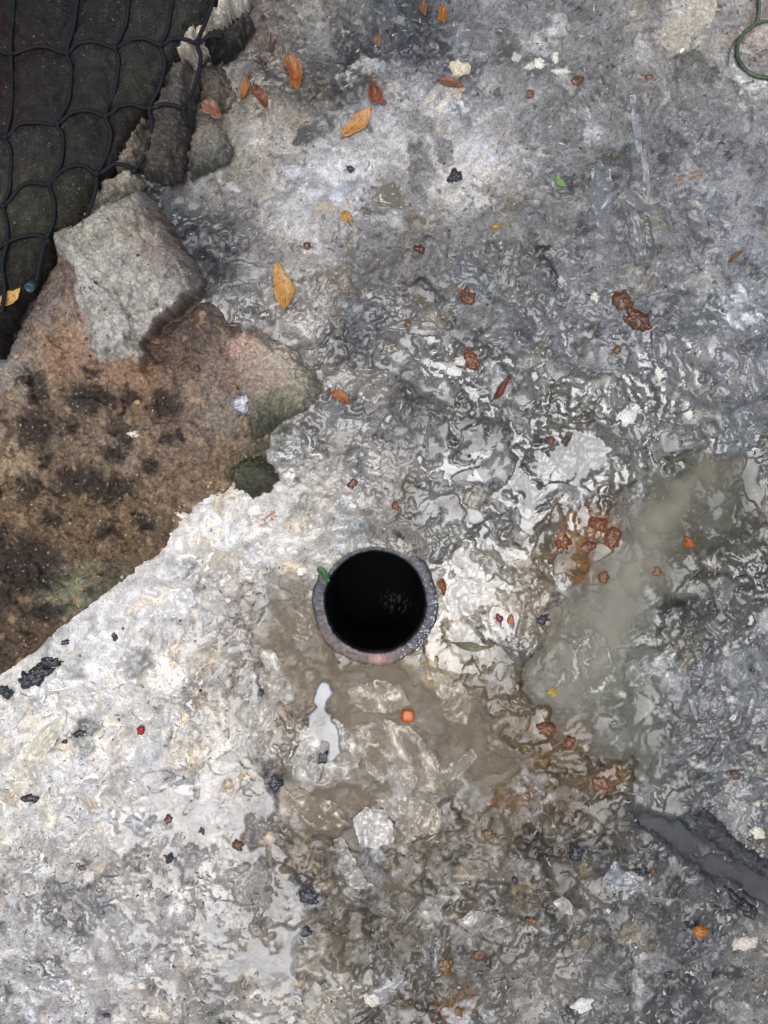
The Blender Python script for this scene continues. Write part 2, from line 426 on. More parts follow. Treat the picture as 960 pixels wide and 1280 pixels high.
# ---- smooth sheets and torn strips lying on top, with raised rims
hs = boxblur(H, 4)
quiet = .8 * np.clip(blobs([(580, 1080, 250, 190), (860, 1180, 110, 120)]) + brown2, 0, 1)
H = H * (1 - .45 * quiet) + boxblur(H, 3) * .45 * quiet
H = H + (boxblur(H, 1) - H) * .5
for k in range(330):
    fx, fy = rng.uniform(180, 1020), rng.uniform(-40, 1330)
    if rng.random() < .22: fx, fy = rng.uniform(-40, 360), rng.uniform(800, 1330)
    i0, j0 = int((fx - gx[0]) / STEP), int((fy - gy[0]) / STEP)
    if not (0 <= i0 < NX and 0 <= j0 < NY): continue
    if quiet[j0, i0] > rng.random(): continue
    wt = float(white[j0, i0]); sz = rng.uniform(12, 36); asp = rng.uniform(.32, .9)
    R = int(sz * 1.5 / STEP) + 1
    ia, ib, ja, jb = max(i0 - R, 0), min(i0 + R, NX), max(j0 - R, 0), min(j0 + R, NY)
    x = X[ja:jb, ia:ib] - fx; y = Y[ja:jb, ia:ib] - fy
    th = rng.normal(-.75, .5) if rng.random() < .55 else rng.uniform(0, 6.28)
    c, sn = math.cos(th), math.sin(th)
    bend = rng.normal(0, .35)
    u = (x * c + y * sn) / sz; v = (-x * sn + y * c) / (sz * asp) + bend * u * u
    r = np.sqrt(u * u + v * v); a = np.arctan2(v, u); ph = rng.uniform(0, 6.28, 4)
    rb = 1 + .2 * np.sin(2 * a + ph[0]) + .14 * np.sin(3 * a + ph[1]) + .10 * np.sin(5 * a + ph[2]) + .06 * np.sin(9 * a + ph[3])
    q = r / rb
    fold = .20 * np.sin(v * rng.uniform(1.5, 3.5) + .9 * np.sin(2 * u + ph[1]) + ph[0]) + .07 * np.sin(v * rng.uniform(4, 8) + 1.5 * u + ph[2])
    loc = H[ja:jb, ia:ib]
    z = hs[ja:jb, ia:ib] * .7 + .3 * float(hs[j0, i0]) + rng.uniform(.15, .5) + fold + .55 * ss(.7, 1, q) * (.4 + .6 * np.sin(a * 1.0 + ph[3]))
    m = (q < 1) & (z > loc - .35)
    if not m.any(): continue
    loc[m] = z[m]
    cb = pgs[ja:jb, ia:ib][m] * rng.lognormal(0, .16) * (1 + .12 * np.sin(v * rng.uniform(2, 6) + 2 * np.sin(1.5 * u) + ph[1]))[m][:, None]
    if rng.random() < .25: cb = cb * .6 + np.array((.46, .45, .43)) * .4 * (.6 + .4 * wt)
    pl = PG[ja:jb, ia:ib]; pl[m] = pl[m] * .25 + cb * .75

# ---- flecks of colour that belong to the stuff itself
f1 = gn(wx2 / 5, wy2 / 5, 60); f2 = gn(wx2 / 7, wy2 / 7, 61); f3 = gn(X / 40, Y / 40, 62); f4 = gn(wx2 / 3.6, wy2 / 3.6, 63)
PG *= np.exp(.24 * f1 + .16 * f4 + .2 * gn(wxx / 17, wyy / 17, 64) + .16 * gn(wxx / 38, wyy / 38, 68) * (1 - .4 * white)).__pow__(1 - .45 * white)[..., None]
wf = ss(.42, .62, f2 + .35 * f3)[..., None] * (.5 - .2 * white)[..., None]
PG = PG * (1 - wf) + np.array((.56, .54, .50)) * (.55 + .45 * white)[..., None] * wf
df = (ss(.5, .66, gn(wx2 / 6, wy2 / 6, 65) - .3 * f3) * (.65 - .5 * white) * (1 - .8 * quiet))[..., None]
PG = PG * (1 - df) + np.array((.05, .052, .056)) * df
tf = ss(.45, .7, gn(wx2 / 9, wy2 / 9, 66) + .4 * gn(X / 60, Y / 60, 67))[..., None] * .3
PG = PG * (1 - tf) + PG.mean(-1, keepdims=True) * np.array((1.35, 1.0, .62)) * tf
rust = blobs([(742, 668, 34, 26, .2), (704, 678, 12, 11), (755, 972, 24, 14), (695, 912, 26, 14), (585, 372, 10, 12), (745, 720, 18, 16), (862, 225, 16, 9), (640, 1000, 26, 16), (570, 1255, 26, 16), (335, 650, 22, 14, -.4)], X + W1 * .8, Y + W2 * .8)
rm = (rust * ss(-.25, .45, f2 + .5 * f1))[..., None] * .75
PG = PG * (1 - rm) + lin((140, 90, 46)) * rm
blk = blobs([(385, 1108, 22, 26, .5), (384, 1165, 9, 9), (343, 968, 14, 18), (402, 948, 9, 9), (255, 310, 50, 40, .4), (530, 60, 60, 26, .3), (410, 105, 50, 24), (440, 70, 24, 40), (425, 425, 40, 26), (890, 1035, 30, 20, .6), (930, 1130, 30, 20), (700, 752, 14, 9)], X + W1, Y + W2)
bm_ = (blk * ss(-.45, .25, f2 + .4 * f3))[..., None] * .8
PG = PG * (1 - bm_) + lin((52, 54, 58)) * bm_
ccol = ((1 - ss(12, 42, polyline_dist(X + W1, Y + W2, _cl))) * .75)[..., None]
PG = PG * (1 - ccol) + lin((66, 67, 69)) * np.exp(.3 * f1)[..., None] * ccol
PG[..., 2] = np.minimum(PG[..., 2], PG[..., 0] * 1.12)
PG = np.clip(PG * .86 - .008, .010, .86)

WET = np.clip(.62 + .5 * gn(X / 60, Y / 60, 70) + .3 * gn(X / 12, Y / 12, 71) + .4 * patch + .4 * stream - .4 * quiet - .45 * (1 - ss(280, 420, Y)) - .15 * white, 0, 1)

# ---- the drain hole, and calm edges of the surveyed square
PCX, PCY, R_IN, R_OUT = 469, 752, 63.5, 78.5
PD = np.sqrt((X - PCX) ** 2 + (Y - PCY) ** 2)
el = (.95 * np.exp(-(edge / 16) ** 2))
H = H * (1 - el) + boxblur(boxblur(H, 5), 5) * el
near_pipe = np.exp(-np.maximum(PD - R_OUT, 0) ** 2 / 20 ** 2)
upl = ss(-.2, .9, (-(X - PCX) * .45 - (Y - PCY) * .9) / np.maximum(PD, 1))       # pulp laps on the pipe's upper left
H = H + near_pipe * upl * 7.0
fade = np.clip(np.minimum.reduce([X - gx[0], gx[-1] - X, Y - gy[0], gy[-1] - Y]) / 20, 0, 1)
H *= fade

# ---- water levels
LV = base * 0 - 30.0
def level(mask, z): 
    return np.where(mask > .02, z - 6.0 * (1 - ss(.0, .35, mask)), -30.0)
L_pool = level(pool, -1.5 + .35 * gn(X / 30, Y / 30, 76)); L_stream = level(stream, -.7 + 0 * X); L_chan = level(channel, -3.0 + 0 * X)
L_br = level(brown2, base - .9)
L_patch = level(patch, 1.25 + 1.7 * (ss(.3, 1, blob(Xw, Yw, 722, 562, 66, 36)) + ss(.5, 1, blob(Xw, Yw, 577, 805, 26, 36, -.8))))
L_lake = level(lake, 1.9 + .5 * gn(X / 60, Y / 60, 75))

def heights_at(px, py, top=True):
    return float(bil(TOPH, np.array([(px - gx[0]) / STEP]), np.array([(py - gy[0]) / STEP]))[0])

BOULDER = [(-62, 425), (0, 442), (14, 410), (30, 385), (46, 350), (62, 325), (66, 292), (100, 275), (130, 250), (182, 234), (205, 262), (250, 330), (262, 362), (284, 402), (320, 418), (345, 445), (372, 470),
           (368, 505), (340, 540), (338, 575), (346, 602), (332, 616), (292, 622), (258, 632), (236, 656), (206, 694), (166, 724), (112, 764), (62, 808), (12, 846), (-62, 892)]
CLOTH = [(-62, -62), (300, -62), (270, -5), (258, 25), (238, 46), (222, 74), (202, 112), (188, 138), (172, 160), (150, 200), (128, 226), (112, 262), (98, 284), (66, 292), (60, 330), (44, 358), (24, 384), (8, 420), (0, 446), (-62, 446)]
under = np.maximum(poly_sdf(X, Y, BOULDER), poly_sdf(X, Y, CLOTH))

vid = np.arange(NX * NY).reshape(NY, NX)
quads = np.stack([vid[1:, :-1], vid[1:, 1:], vid[:-1, 1:], vid[:-1, :-1]], -1)
def cellmask(v): return v[1:, :-1] | v[1:, 1:] | v[:-1, 1:] | v[:-1, :-1]
drop = cellmask(PD < R_IN + 5) | ~cellmask(under < 22)
P3 = np.stack([wx(X), wy(Y), H * MM], -1).reshape(-1, 3)
gq = quads[~drop]
# a wide apron out beyond the survey
ring = np.concatenate([vid[0, :-1], vid[:-1, -1], vid[-1, :0:-1], vid[:0:-1, 0]])
vv = [P3]; cc = [PG.reshape(-1, 3)]; ww = [WET.ravel()]; prev = ring; start = NX * NY; fq = [gq]
for s_ in (1.012, 1.026, 1.042, 1.06, 1.085, 1.115, 1.15, 1.2, 1.26, 1.34, 1.45, 1.6, 1.8, 2.1, 2.6, 3.6, 10.0):
    p = P3[ring].copy(); p[:, :2] *= s_
    ax, ay = p[:, 0] / PX, p[:, 1] / PX
    p[:, 2] = MM * (1.6 * gn(ax / 34, ay / 34, 201) + .8 * gn(ax / 12, ay / 12, 202)) * min(1, (s_ - 1) * 30)
    t = np.exp(.3 * gn(ax / 60, ay / 60, 203) + .3 * gn(ax / 16, ay / 16, 204) + .25 * gn(ax / 7, ay / 7, 205))[:, None]
    ids = np.arange(start, start + len(ring)); start += len(ring)
    vv.append(p); cc.append(np.array((.2, .195, .19)) * t); ww.append(np.full(len(ring), .5))
    a, b = prev, np.roll(prev, -1); c, d = np.roll(ids, -1), ids
    fq.append(np.stack([a, b, c, d], -1)); prev = ids
V, F, C, Wt = np.concatenate(vv), np.concatenate(fq), np.concatenate(cc), np.concatenate(ww)
used = np.zeros(len(V), bool); used[F.ravel()] = True
remap = np.cumsum(used) - 1
ground = mesh_obj('ground', V[used], remap[F], M_ground, pigment=C[used], wet=Wt[used])
tag(ground, kind='structure')

# ---- water sheets with a meniscus where lumps break the surface
TOPH = H.copy()
def water(name, L, mat, murk, k_turb, s=.5, margin=.55, tint_noise=.16):
    global TOPH
    Hs = boxblur(H, 1)
    dlt = (Hs - L) / s
    Z = L + s * np.where(dlt > 20, dlt, np.log1p(np.exp(np.minimum(dlt, 20))))
    Z = Z + .05 * gn(X / 25, Y / 25, 80)
    Z = np.where(Z < H, np.where(Hs > L + .2, H - .3, Z), Z)
    keep = (L - Hs > -margin) & (L > -20) & (PD > R_OUT - 3) & (under < -3)
    # leave specks of a few cells out
    cell = keep[1:, :-1] & keep[1:, 1:] & keep[:-1, 1:] & keep[:-1, :-1]
    q = quads[cell]
    vs = np.stack([wx(X), wy(Y), Z * MM], -1).reshape(-1, 3)
    used = np.zeros(len(vs), bool); used[q.ravel()] = True
    rm_ = np.cumsum(used) - 1
    depth = np.maximum(Z - H, 0)
    kt = k_turb * (1 + .5 * gn(X / 50, Y / 50, 82) + .55 * gn(wxx / 22, wyy / 22, 85)).clip(.08)
    tb = 1 - np.exp(-depth * kt)
    mk = np.broadcast_to(murk, X.shape + (3,)) * np.exp(tint_noise * (gn(X / 60, Y / 60, 83) + .5 * gn(X / 20, Y / 20, 84)))[..., None]
    o = mesh_obj(name, vs[used], rm_[q], mat, pigment=mk.reshape(-1, 3)[used], turbid=tb.ravel()[used])
    TOPH = np.where(keep, np.maximum(TOPH, Z), TOPH)
    tag(o, kind='structure')
    return o
water('puddle', L_pool, M_murk, lin((100, 84, 60)), .14)
cloud = np.exp(-(polyline_dist(X + .5 * W1, Y + .5 * W2, [(900, 555), (850, 615), (815, 670), (785, 730), (745, 800), (715, 850)]) / 40) ** 2)
strm = np.clip(ss(-.2, .6, blob(X, Y, 830, 665, 60, 150, .55, .8)), 0, 1)[..., None]
water('stream', L_stream, M_murk, lin((124, 120, 104)) * cloud[..., None] + lin((92, 90, 76)) * (1 - cloud[..., None]), .05 + .26 * cloud)
water('channel_water', L_chan, M_murk, lin((78, 80, 82)), .5)
water('shallow_water', L_br, M_murk, lin((120, 107, 86)), .22)
water('wet_film', L_patch, M_water, lin((120, 118, 112)), .05)
water('wet_film', L_lake, M_sheen, lin((178, 178, 180)), .16)

# a thin film of water standing in the pits of the wet pulp
soft = boxblur(boxblur(H, 5), 4)
zone = ss(.1, .75, .5 + .75 * gn(X / 85, Y / 85, 90) + .5 * gn(X / 26, Y / 26, 91) + .45 * blobs([(720, 520, 230, 150), (620, 760, 110, 110), (900, 880, 90, 90), (200, 1130, 190, 190), (330, 930, 90, 80), (850, 1180, 100, 80)]) - .9 * (1 - ss(300, 420, Y)) - .5 * blobs([(600, 1080, 300, 200)]) - .35 * blobs([(460, 480, 110, 110)]))
L_pits = np.where((zone > .05) & (flat < .5), soft - 1.5 * (1 - zone) + .10 * gn(X / 12, Y / 12, 92) - .5, -30.0)
water('wet_film', L_pits, M_water, lin((110, 108, 100)), .05, s=.35, margin=.12)

# ================================================================== relief pieces (stones, films, strips, cloth)
def relief(name, poly, mat, top, pig, step=1.3, rag=3.0, rag_s=14, seed=0, bottom=None, wet=None, zref=0.0, parent=None, mat2=None):
    """a shaped sheet or stone: outline polygon on the plan, top(x,y,sdf) gives mm, optional closed underside"""
    P = np.array(poly, np.float32)
    x0, y0 = P.min(0) - 6; x1, y1 = P.max(0) + 6
    xs = np.arange(x0, x1, step, dtype=np.float32); ys = np.arange(y0, y1, step, dtype=np.float32)
    A, B = np.meshgrid(xs, ys)
    sd = poly_sdf(A, B, poly) + rag * (gn(A / rag_s, B / rag_s, seed + 5) + .5 * gn(A / rag_s * 2.6, B / rag_s * 2.6, seed + 6))
    g1, g0 = np.gradient(sd, step)
    gl = np.maximum(np.hypot(g0, g1), .3)
    keep = sd > -step * 1.0
    out = sd < 0
    A2 = np.where(out, A - g0 / gl ** 2 * sd, A); B2 = np.where(out, B - g1 / gl ** 2 * sd, B)
    sd2 = np.maximum(sd, 0)
    Z = top(A2, B2, sd2)
    C = pig(A2, B2, sd2)
    cell = keep[1:, :-1] & keep[1:, 1:] & keep[:-1, 1:] & keep[:-1, :-1]
    vid = np.arange(A.size).reshape(A.shape)
    q = np.stack([vid[1:, :-1], vid[1:, 1:], vid[:-1, 1:], vid[:-1, :-1]], -1)[cell]
    f = (CAM_H - zref * MM) / CAM_H          # plan read at that height
    vs = np.stack([wx(A2) * f, wy(B2) * f, Z * MM], -1).reshape(-1, 3)
    cs = np.broadcast_to(C, A.shape + (3,)).reshape(-1, 3)
    wt = None if wet is None else np.broadcast_to(wet(A2, B2) if callable(wet) else wet, A.shape).ravel()
    used = np.zeros(len(vs), bool); used[q.ravel()] = True
    rm_ = np.cumsum(used) - 1
    v1 = vs[used]; f1 = rm_[q]; c1 = cs[used]; w1 = None if wt is None else wt[used]
    if bottom is not None:
        zb = np.where(sd2 > .01, bottom(A2, B2, sd2), Z) * MM
        v2 = v1.copy(); v2[:, 2] = zb.ravel()[used] if True else 0
        n = len(v1)
        f1 = np.concatenate([f1, f1[:, ::-1] + n])
        v1 = np.concatenate([v1, v2]); c1 = np.concatenate([c1, c1])
        if w1 is not None: w1 = np.concatenate([w1, w1])
        # side walls
        e = np.concatenate([q[:, [0, 1]], q[:, [1, 2]], q[:, [2, 3]], q[:, [3, 0]]])
        key = e.min(1).astype(np.int64) * (A.size + 1) + e.max(1)
        u, inv, cnt = np.unique(key, return_inverse=True, return_counts=True)
        be = rm_[e[cnt[inv] == 1]]
        f1 = np.concatenate([f1, np.stack([be[:, 1], be[:, 0], be[:, 0] + n, be[:, 1] + n], -1)])
    ctr = v1.mean(0); ctr[2] = v1[:, 2].min()
    return mesh_obj(name, v1 - ctr, f1, mat, pigment=c1, wet=w1, loc=tuple(map(float, ctr)), parent=parent)

def facet(x, y, s, seed):
    """broken planes: every cell of a jittered grid is a small tilted plane"""
    x = np.asarray(x, np.float32) / s; y = np.asarray(y, np.float32) / s
    ix, iy = np.floor(x), np.floor(y)
    best = np.full(x.shape, 1e9, np.float32); val = np.zeros(x.shape, np.float32)
    def hsh(a, b, k):
        h = a.astype(np.int32).astype(np.uint32) * np.uint32(374761393) + b.astype(np.int32).astype(np.uint32) * np.uint32(668265263) + np.uint32((seed * 7919 + k * 104729) & 0xffffffff)
        h = (h ^ (h >> np.uint32(13))) * np.uint32(1274126177)
        return ((h ^ (h >> np.uint32(16))) & np.uint32(65535)).astype(np.float32) / 65535
    for ox in (-1, 0, 1):
        for oy in (-1, 0, 1):
            cx, cy = ix + ox, iy + oy
            dx = x - cx - hsh(cx, cy, 1); dy = y - cy - hsh(cx, cy, 2)
            d = dx * dx + dy * dy
            v = (hsh(cx, cy, 3) - .5) * 1.2 + (hsh(cx, cy, 4) - .5) * 1.8 * dx + (hsh(cx, cy, 5) - .5) * 1.8 * dy
            m = d < best
            best = np.where(m, d, best); val = np.where(m, v, val)
    return val
def rock_relief(x, y, seed, a1, a2, a3):
    xw = x + 4 * gn(x / 18, y / 18, seed); yw = y + 4 * gn(x / 18, y / 18, seed + 2)
    return a1 * facet(xw, yw, 44, seed) + a2 * facet(xw, yw, 17, seed + 1) + a3 * facet(xw, yw, 7, seed + 2)
def splat(rows, sigma, seed, warp=8):
    F_ = Field([r[:2] + list(lin(r[2:])) for r in rows], sigma)
    def f(x, y):
        a = warp * (gn(x / 26, y / 26, seed) + .7 * gn(x / 9, y / 9, seed + 1)); b = warp * (gn(x / 26, y / 26, seed + 2) + .7 * gn(x / 9, y / 9, seed + 3))
        return F_(x + a, y + b).astype(np.float32)
    return f

# ---- the pale chipped face on top of the boulder
SLAB = [(62, 300), (72, 284), (98, 278), (128, 262), (158, 246), (182, 231), (194, 248), (200, 276), (222, 302), (242, 326), (256, 350), (250, 366), (228, 382), (208, 396), (192, 410), (178, 432), (186, 446), (178, 458), (160, 452), (132, 456), (124, 436), (116, 410), (106, 384), (104, 356), (96, 334), (78, 326)]
slF = splat([[80, 300, 140, 132, 124], [120, 290, 150, 146, 132], [150, 270, 152, 140, 130], [180, 245, 138, 128, 120], [180, 300, 152, 134, 118], [210, 310, 145, 116, 100], [200, 290, 140, 120, 104], [230, 340, 132, 112, 104], [240, 360, 125, 112, 108], [150, 330, 152, 146, 136], [130, 345, 160, 155, 146], [115, 360, 176, 172, 165], [150, 380, 148, 140, 128], [180, 360, 158, 150, 142], [210, 375, 165, 158, 150], [160, 420, 162, 158, 148], [140, 440, 158, 154, 146], [180, 400, 165, 160, 152], [145, 300, 140, 142, 112], [130, 320, 150, 148, 130], [200, 472, 160, 130, 100], [180, 458, 158, 140, 112]], 15, 150, 5)
def sl_z(x, y, d):
    e = 1 - (1 - np.clip(d / 13, 0, 1)) ** 2
    z = 33 + 15 * e ** .6 + 6 * np.clip((400 - y) / 160, -1, 1)
    return z + np.clip(d / 5, .15, 1) * (rock_relief(x, y, 920, 4.0, 1.8, 1.0) + 1.6 * gn(x / 40, y / 40, 151) + 1.5 * (1 - 2 * np.abs(gn(x / 20, y / 20, 152))) + .8 * gn(x / 9, y / 9, 153) - 2.2 * ss(.5, .75, gn(x / 7, y / 7, 155)))
def sl_p(x, y, d):
    c = slF(x, y); c = (.4 * c + .6 * c.mean(-1, keepdims=True)) * np.array((1.03, 1.0, .93))
    c = c * np.exp(.3 * gn(x / 11, y / 13, 162) + .2 * gn(x / 5, y / 5, 156) + .16 * gn(x / 2.6, y / 2.6, 157) + .12 * gn(x / 16, y / 16, 159))[..., None]
    m = ss(.6, .75, gn(x / 4, y / 4, 160))[..., None] * .6
    return (c * (1 - m) + lin((60, 54, 50)) * m) * .86
# ---- the brown boulder
BR = [[r for r in map(float, t.split())] for t in """20 455 165 158 150;60 445 135 112 90;90 430 160 120 88;110 415 165 150 138;40 410 110 98 86;75 370 120 105 96;85 340 105 92 82;60 400 120 110 105;140 470 150 125 105;180 470 165 130 100;20 500 128 112 95;100 500 115 98 82;160 500 125 105 88
20 560 165 145 120;80 560 120 102 84;160 560 135 118 100;220 560 125 106 90;250 560 128 108 92;20 640 120 100 78;90 650 118 98 76;160 640 125 105 82;230 620 128 108 88;190 690 112 92 72;120 690 112 90 68;40 690 108 88 66;90 735 128 128 104;60 780 98 80 64;20 800 92 76 60;140 735 95 90 74
220 430 92 78 72;240 470 130 112 98;270 430 120 100 90;260 400 105 92 84;240 500 128 110 95;290 500 135 118 104;280 560 132 108 90;300 540 138 122 106;270 600 128 105 84;310 480 140 118 104;300 450 138 128 120;320 450 165 125 105;280 520 150 145 140;310 600 78 76 52;330 590 66 64 44;300 585 90 86 60;345 560 90 85 78;330 540 92 86 70;240 380 96 82 74;205 440 80 66 60""".replace('\n', ';').split(';')]
brF = splat(BR, 22, 101)
LICHEN = [(43, 477, 12, 11), (55, 497, 14, 12), (50, 538, 26, 23), (123, 500, 26, 17), (167, 497, 10, 10), (207, 505, 18, 20), (158, 517, 9, 8), (163, 550, 11, 9), (213, 547, 9, 7), (147, 540, 13, 7), (147, 570, 13, 10), (228, 547, 5, 5),
          (40, 612, 13, 15), (100, 602, 32, 17), (143, 612, 30, 16), (120, 467, 11, 8), (40, 706, 42, 34), (8, 742, 14, 14), (60, 765, 22, 12), (95, 535, 12, 8), (70, 650, 16, 10), (190, 585, 12, 9), (60, 575, 12, 8), (185, 655, 14, 10), (5, 675, 12, 16), (140, 665, 16, 9)]
def br_z(x, y, d):
    dome = 1 - (1 - np.clip(d / 42, 0, 1)) ** 2
    slope = np.clip((520 - y) / 300, -1, 1) * 10 + np.clip((240 - x) / 240, -1, 1) * 8
    z = -4 + 26 * dome ** .7 + slope * dome
    r = 3.5 * gn(x / 60, y / 60, 110) + 2.6 * (1 - 2 * np.abs(gn(x / 34 + .3 * gn(x / 14, y / 14, 112), y / 34, 111))) + 1.5 * gn(x / 14, y / 14, 113) + 1.4 * (1 - 2 * np.abs(gn(x / 9, y / 9, 114))) + .4 * gn(x / 4.5, y / 4.5, 115)
    pits = -3.0 * ss(.45, .75, gn(x / 9, y / 9, 116)) - 1.4 * ss(.4, .7, gn(x / 5, y / 5, 117))
    cr = -4 * np.exp(-(polyline_dist(x + 4 * gn(x / 12, y / 12, 118), y, [(345, 560), (318, 568), (302, 585), (292, 605)]) / 4) ** 2)
    cr2 = -3 * np.exp(-(polyline_dist(x + 5 * gn(x / 12, y / 12, 120), y, [(150, 640), (140, 690), (150, 730)]) / 3.5) ** 2)
    hollow = -30 * blob(x + 4 * gn(x / 8, y / 8, 121), y + 4 * gn(x / 8, y / 8, 122), -2, 592, 24, 26, .2, .25) - 17 * blob(x, y, 214, 418, 44, 36, -.5, .6)
    xs = x + 4 * gn(x / 15, y / 15, 171); ys = y + 4 * gn(x / 15, y / 15, 173)
    sd = poly_sdf(xs, ys, SLAB)
    sharp = ss(165, 200, x) * ss(340, 380, y)
    step = 15 * (ss(-.5, 1.2, sd) * sharp + ss(-5, 16, sd) * (1 - sharp)) - 20 * sharp * ss(-22, -2, sd) * (1 - ss(-3, 0, sd))
    z = z + step * np.clip(d / 6, 0, 1)
    return z + (r * .5 + rock_relief(x, y, 900, 8.0, 4.2, 2.2) + pits) * np.clip(d / 26, .06, 1) + (cr + cr2 + hollow) * np.clip(d / 6, 0, 1)
def br_p(x, y, d):
    c = brF(x, y)
    xw = x + 9 * gn(x / 13, y / 13, 130) + 4 * gn(x / 4, y / 4, 131); yw = y + 9 * gn(x / 13, y / 13, 132) + 4 * gn(x / 4, y / 4, 133)
    c = c * np.exp(.32 * gn(x / 6, y / 6, 134) + .2 * gn(x / 3, y / 3, 135) + .3 * gn(xw / 18, yw / 18, 136))[..., None]
    t = ss(.3, .6, gn(x / 13, y / 13, 137))[..., None] * .6
    c = c * (1 - t) + lin((182, 152, 118)) * t * .9
    m = np.zeros_like(x)
    for b in LICHEN: m = np.maximum(m, blob(xw, yw, b[0], b[1], b[2] * 1.1, b[3] * 1.1, 0, .45))
    m = np.maximum(m, .8 * ss(.38, .55, gn(xw / 15, yw / 15, 138)) * ss(470, 520, y) * (1 - ss(170, 240, x)))
    m = (m * (.9 + .1 * gn(x / 3, y / 3, 139)))[..., None]
    c = c * (1 - m) + lin((50, 43, 40)) * m
    sd = poly_sdf(x + 4 * gn(x / 15, y / 15, 171), y + 4 * gn(x / 15, y / 15, 173), SLAB)
    m = (ss(-2, 3, sd + 5 * gn(x / 8, y / 8, 175) * (1 - ss(165, 200, x) * ss(340, 380, y))))[..., None]
    c = c * (1 - m) + sl_p(x, y, d) * 1.5 * m
    w = (ss(.62, .74, gn(x / 4.5, y / 4.5, 140)) * .6)[..., None]
    return (c * (1 - w) + lin((190, 178, 160)) * w) * .80
boulder = relief('boulder', BOULDER, M_rock, br_z, br_p, 1.25, 3.5, 18, 100, wet=lambda x, y: np.clip(.2 + .5 * gn(x / 20, y / 20, 141), 0, 1), zref=14)
tag(boulder, 'big brown boulder with a pale chipped upper face and black lichen blotches', 'boulder')

# ---- other stones around the boulder
def stone(poly, label, rows, zlo, zhi, edge, seed, zref=0, rough=1.0, dome=.6, sig=12, wet=.3, cat='stone', k=.8):
    pf = splat(rows, sig, seed, 5)
    def tz(x, y, d):
        e = 1 - (1 - np.clip(d / edge, 0, 1)) ** 2
        return zlo + (zhi - zlo) * e ** dome + rough * np.clip(d / 6, .15, 1) * (rock_relief(x, y, seed + 20, 6, 4.0, 1.8) + .8 * gn(x / 26, y / 26, seed + 10) + 1.6 * (1 - 2 * np.abs(gn(x / 13, y / 13, seed + 11))) + .4 * gn(x / 6, y / 6, seed + 12))
    def tp(x, y, d):
        c = pf(x, y); c = (.5 * c + .5 * c.mean(-1, keepdims=True)) * np.array((1.03, 1.0, .92))
        c = c * np.exp(.26 * gn(x / 6, y / 6, seed + 14) + .2 * gn(x / 3, y / 3, seed + 15))[..., None]
        m = ss(.55, .7, gn(x / 4, y / 4, seed + 16))[..., None] * .5
        return (c * (1 - m) + lin((150, 140, 126)) * m * .9) * k
    o = relief('stone', poly, M_rock, tz, tp, 1.1, 3.6, 9, seed, wet=wet, zref=zref)
    return tag(o, label, cat, 'stones by the boulder')
stone([(280, 424), (306, 410), (328, 416), (345, 428), (366, 432), (378, 452), (396, 468), (400, 490), (384, 510), (358, 522), (336, 540), (318, 552), (306, 525), (296, 490), (284, 455)],
      'rounded pinkish tan stone with a mossy lower edge right of the boulder', [[300, 430, 178, 132, 108], [320, 440, 175, 135, 112], [345, 440, 170, 152, 138], [310, 470, 150, 120, 104], [345, 470, 158, 132, 114], [370, 460, 168, 152, 130], [380, 480, 152, 142, 116], [360, 505, 110, 108, 74], [330, 530, 80, 80, 54], [395, 490, 140, 132, 110], [310, 520, 120, 110, 96]], 2, 34, 22, 200, 12, wet=.2, k=1.05)
stone([(286, 588), (304, 574), (324, 572), (342, 582), (350, 600), (338, 616), (314, 622), (294, 610)], 'low dark olive stone covered in moss above the white pulp', [[300, 590, 88, 86, 56], [330, 590, 78, 76, 48], [320, 610, 62, 64, 40], [345, 605, 80, 76, 60]], 10, 26, 16, 220, 10, .6, wet=.3)
stone([(182, 140), (200, 110), (214, 82), (236, 72), (250, 96), (242, 130), (240, 160), (236, 196), (226, 222), (206, 226), (182, 220), (168, 206), (178, 170)],
      'dark brown speckled stone half under the net', [[205, 110, 84, 76, 70], [230, 90, 92, 86, 82], [200, 160, 74, 66, 60], [215, 200, 80, 72, 66], [230, 200, 78, 64, 58], [180, 205, 84, 76, 66]], 8, 42, 22, 240, 22, wet=.3)
stone([(144, 214), (150, 190), (166, 168), (186, 138), (188, 156), (180, 184), (172, 206), (160, 216)], 'narrow tan stone wedged between net cloth and dark stone', [[160, 190, 120, 104, 82], [175, 160, 106, 96, 78], [150, 210, 150, 134, 108]], 8, 38, 10, 260, 22)
stone([(232, 200), (240, 168), (262, 152), (282, 166), (292, 186), (286, 200), (264, 212), (240, 224)], 'wedge of wet grey stone beside the dark speckled stone', [[255, 165, 150, 132, 112], [270, 185, 120, 116, 110], [245, 210, 90, 84, 76], [285, 190, 105, 104, 102]], 4, 24, 14, 280, 10)
stone([(222, 72), (240, 46), (260, 22), (284, 2), (312, -8), (308, 10), (290, 24), (270, 44), (262, 66), (244, 82), (228, 84)], 'crumbly cream coloured stone at the top edge of the net', [[240, 55, 190, 174, 150], [262, 35, 205, 192, 172], [285, 12, 215, 205, 190], [255, 65, 185, 165, 140], [300, 2, 180, 170, 158]], 6, 36, 14, 300, 14, 1.4, k=.92)
stone([(258, 50), (276, 44), (292, 40), (300, 24), (316, 20), (318, 36), (306, 54), (296, 68), (284, 76), (266, 76), (256, 64)], 'lump of black stone beside the crumbly cream stone', [[270, 60, 46, 44, 44], [300, 40, 50, 48, 50], [310, 28, 90, 86, 84]], 4, 32, 14, 320, 10, 1.3, k=.75)
stone([(242, 100), (256, 84), (276, 82), (290, 100), (296, 124), (284, 140), (262, 146), (248, 134)], 'dull brown crumbling stone below the black lump', [[255, 95, 80, 72, 66], [270, 115, 120, 98, 80], [285, 120, 110, 96, 84], [262, 140, 70, 62, 56]], -4, 14, 18, 340, 6, 1.3, k=.75)
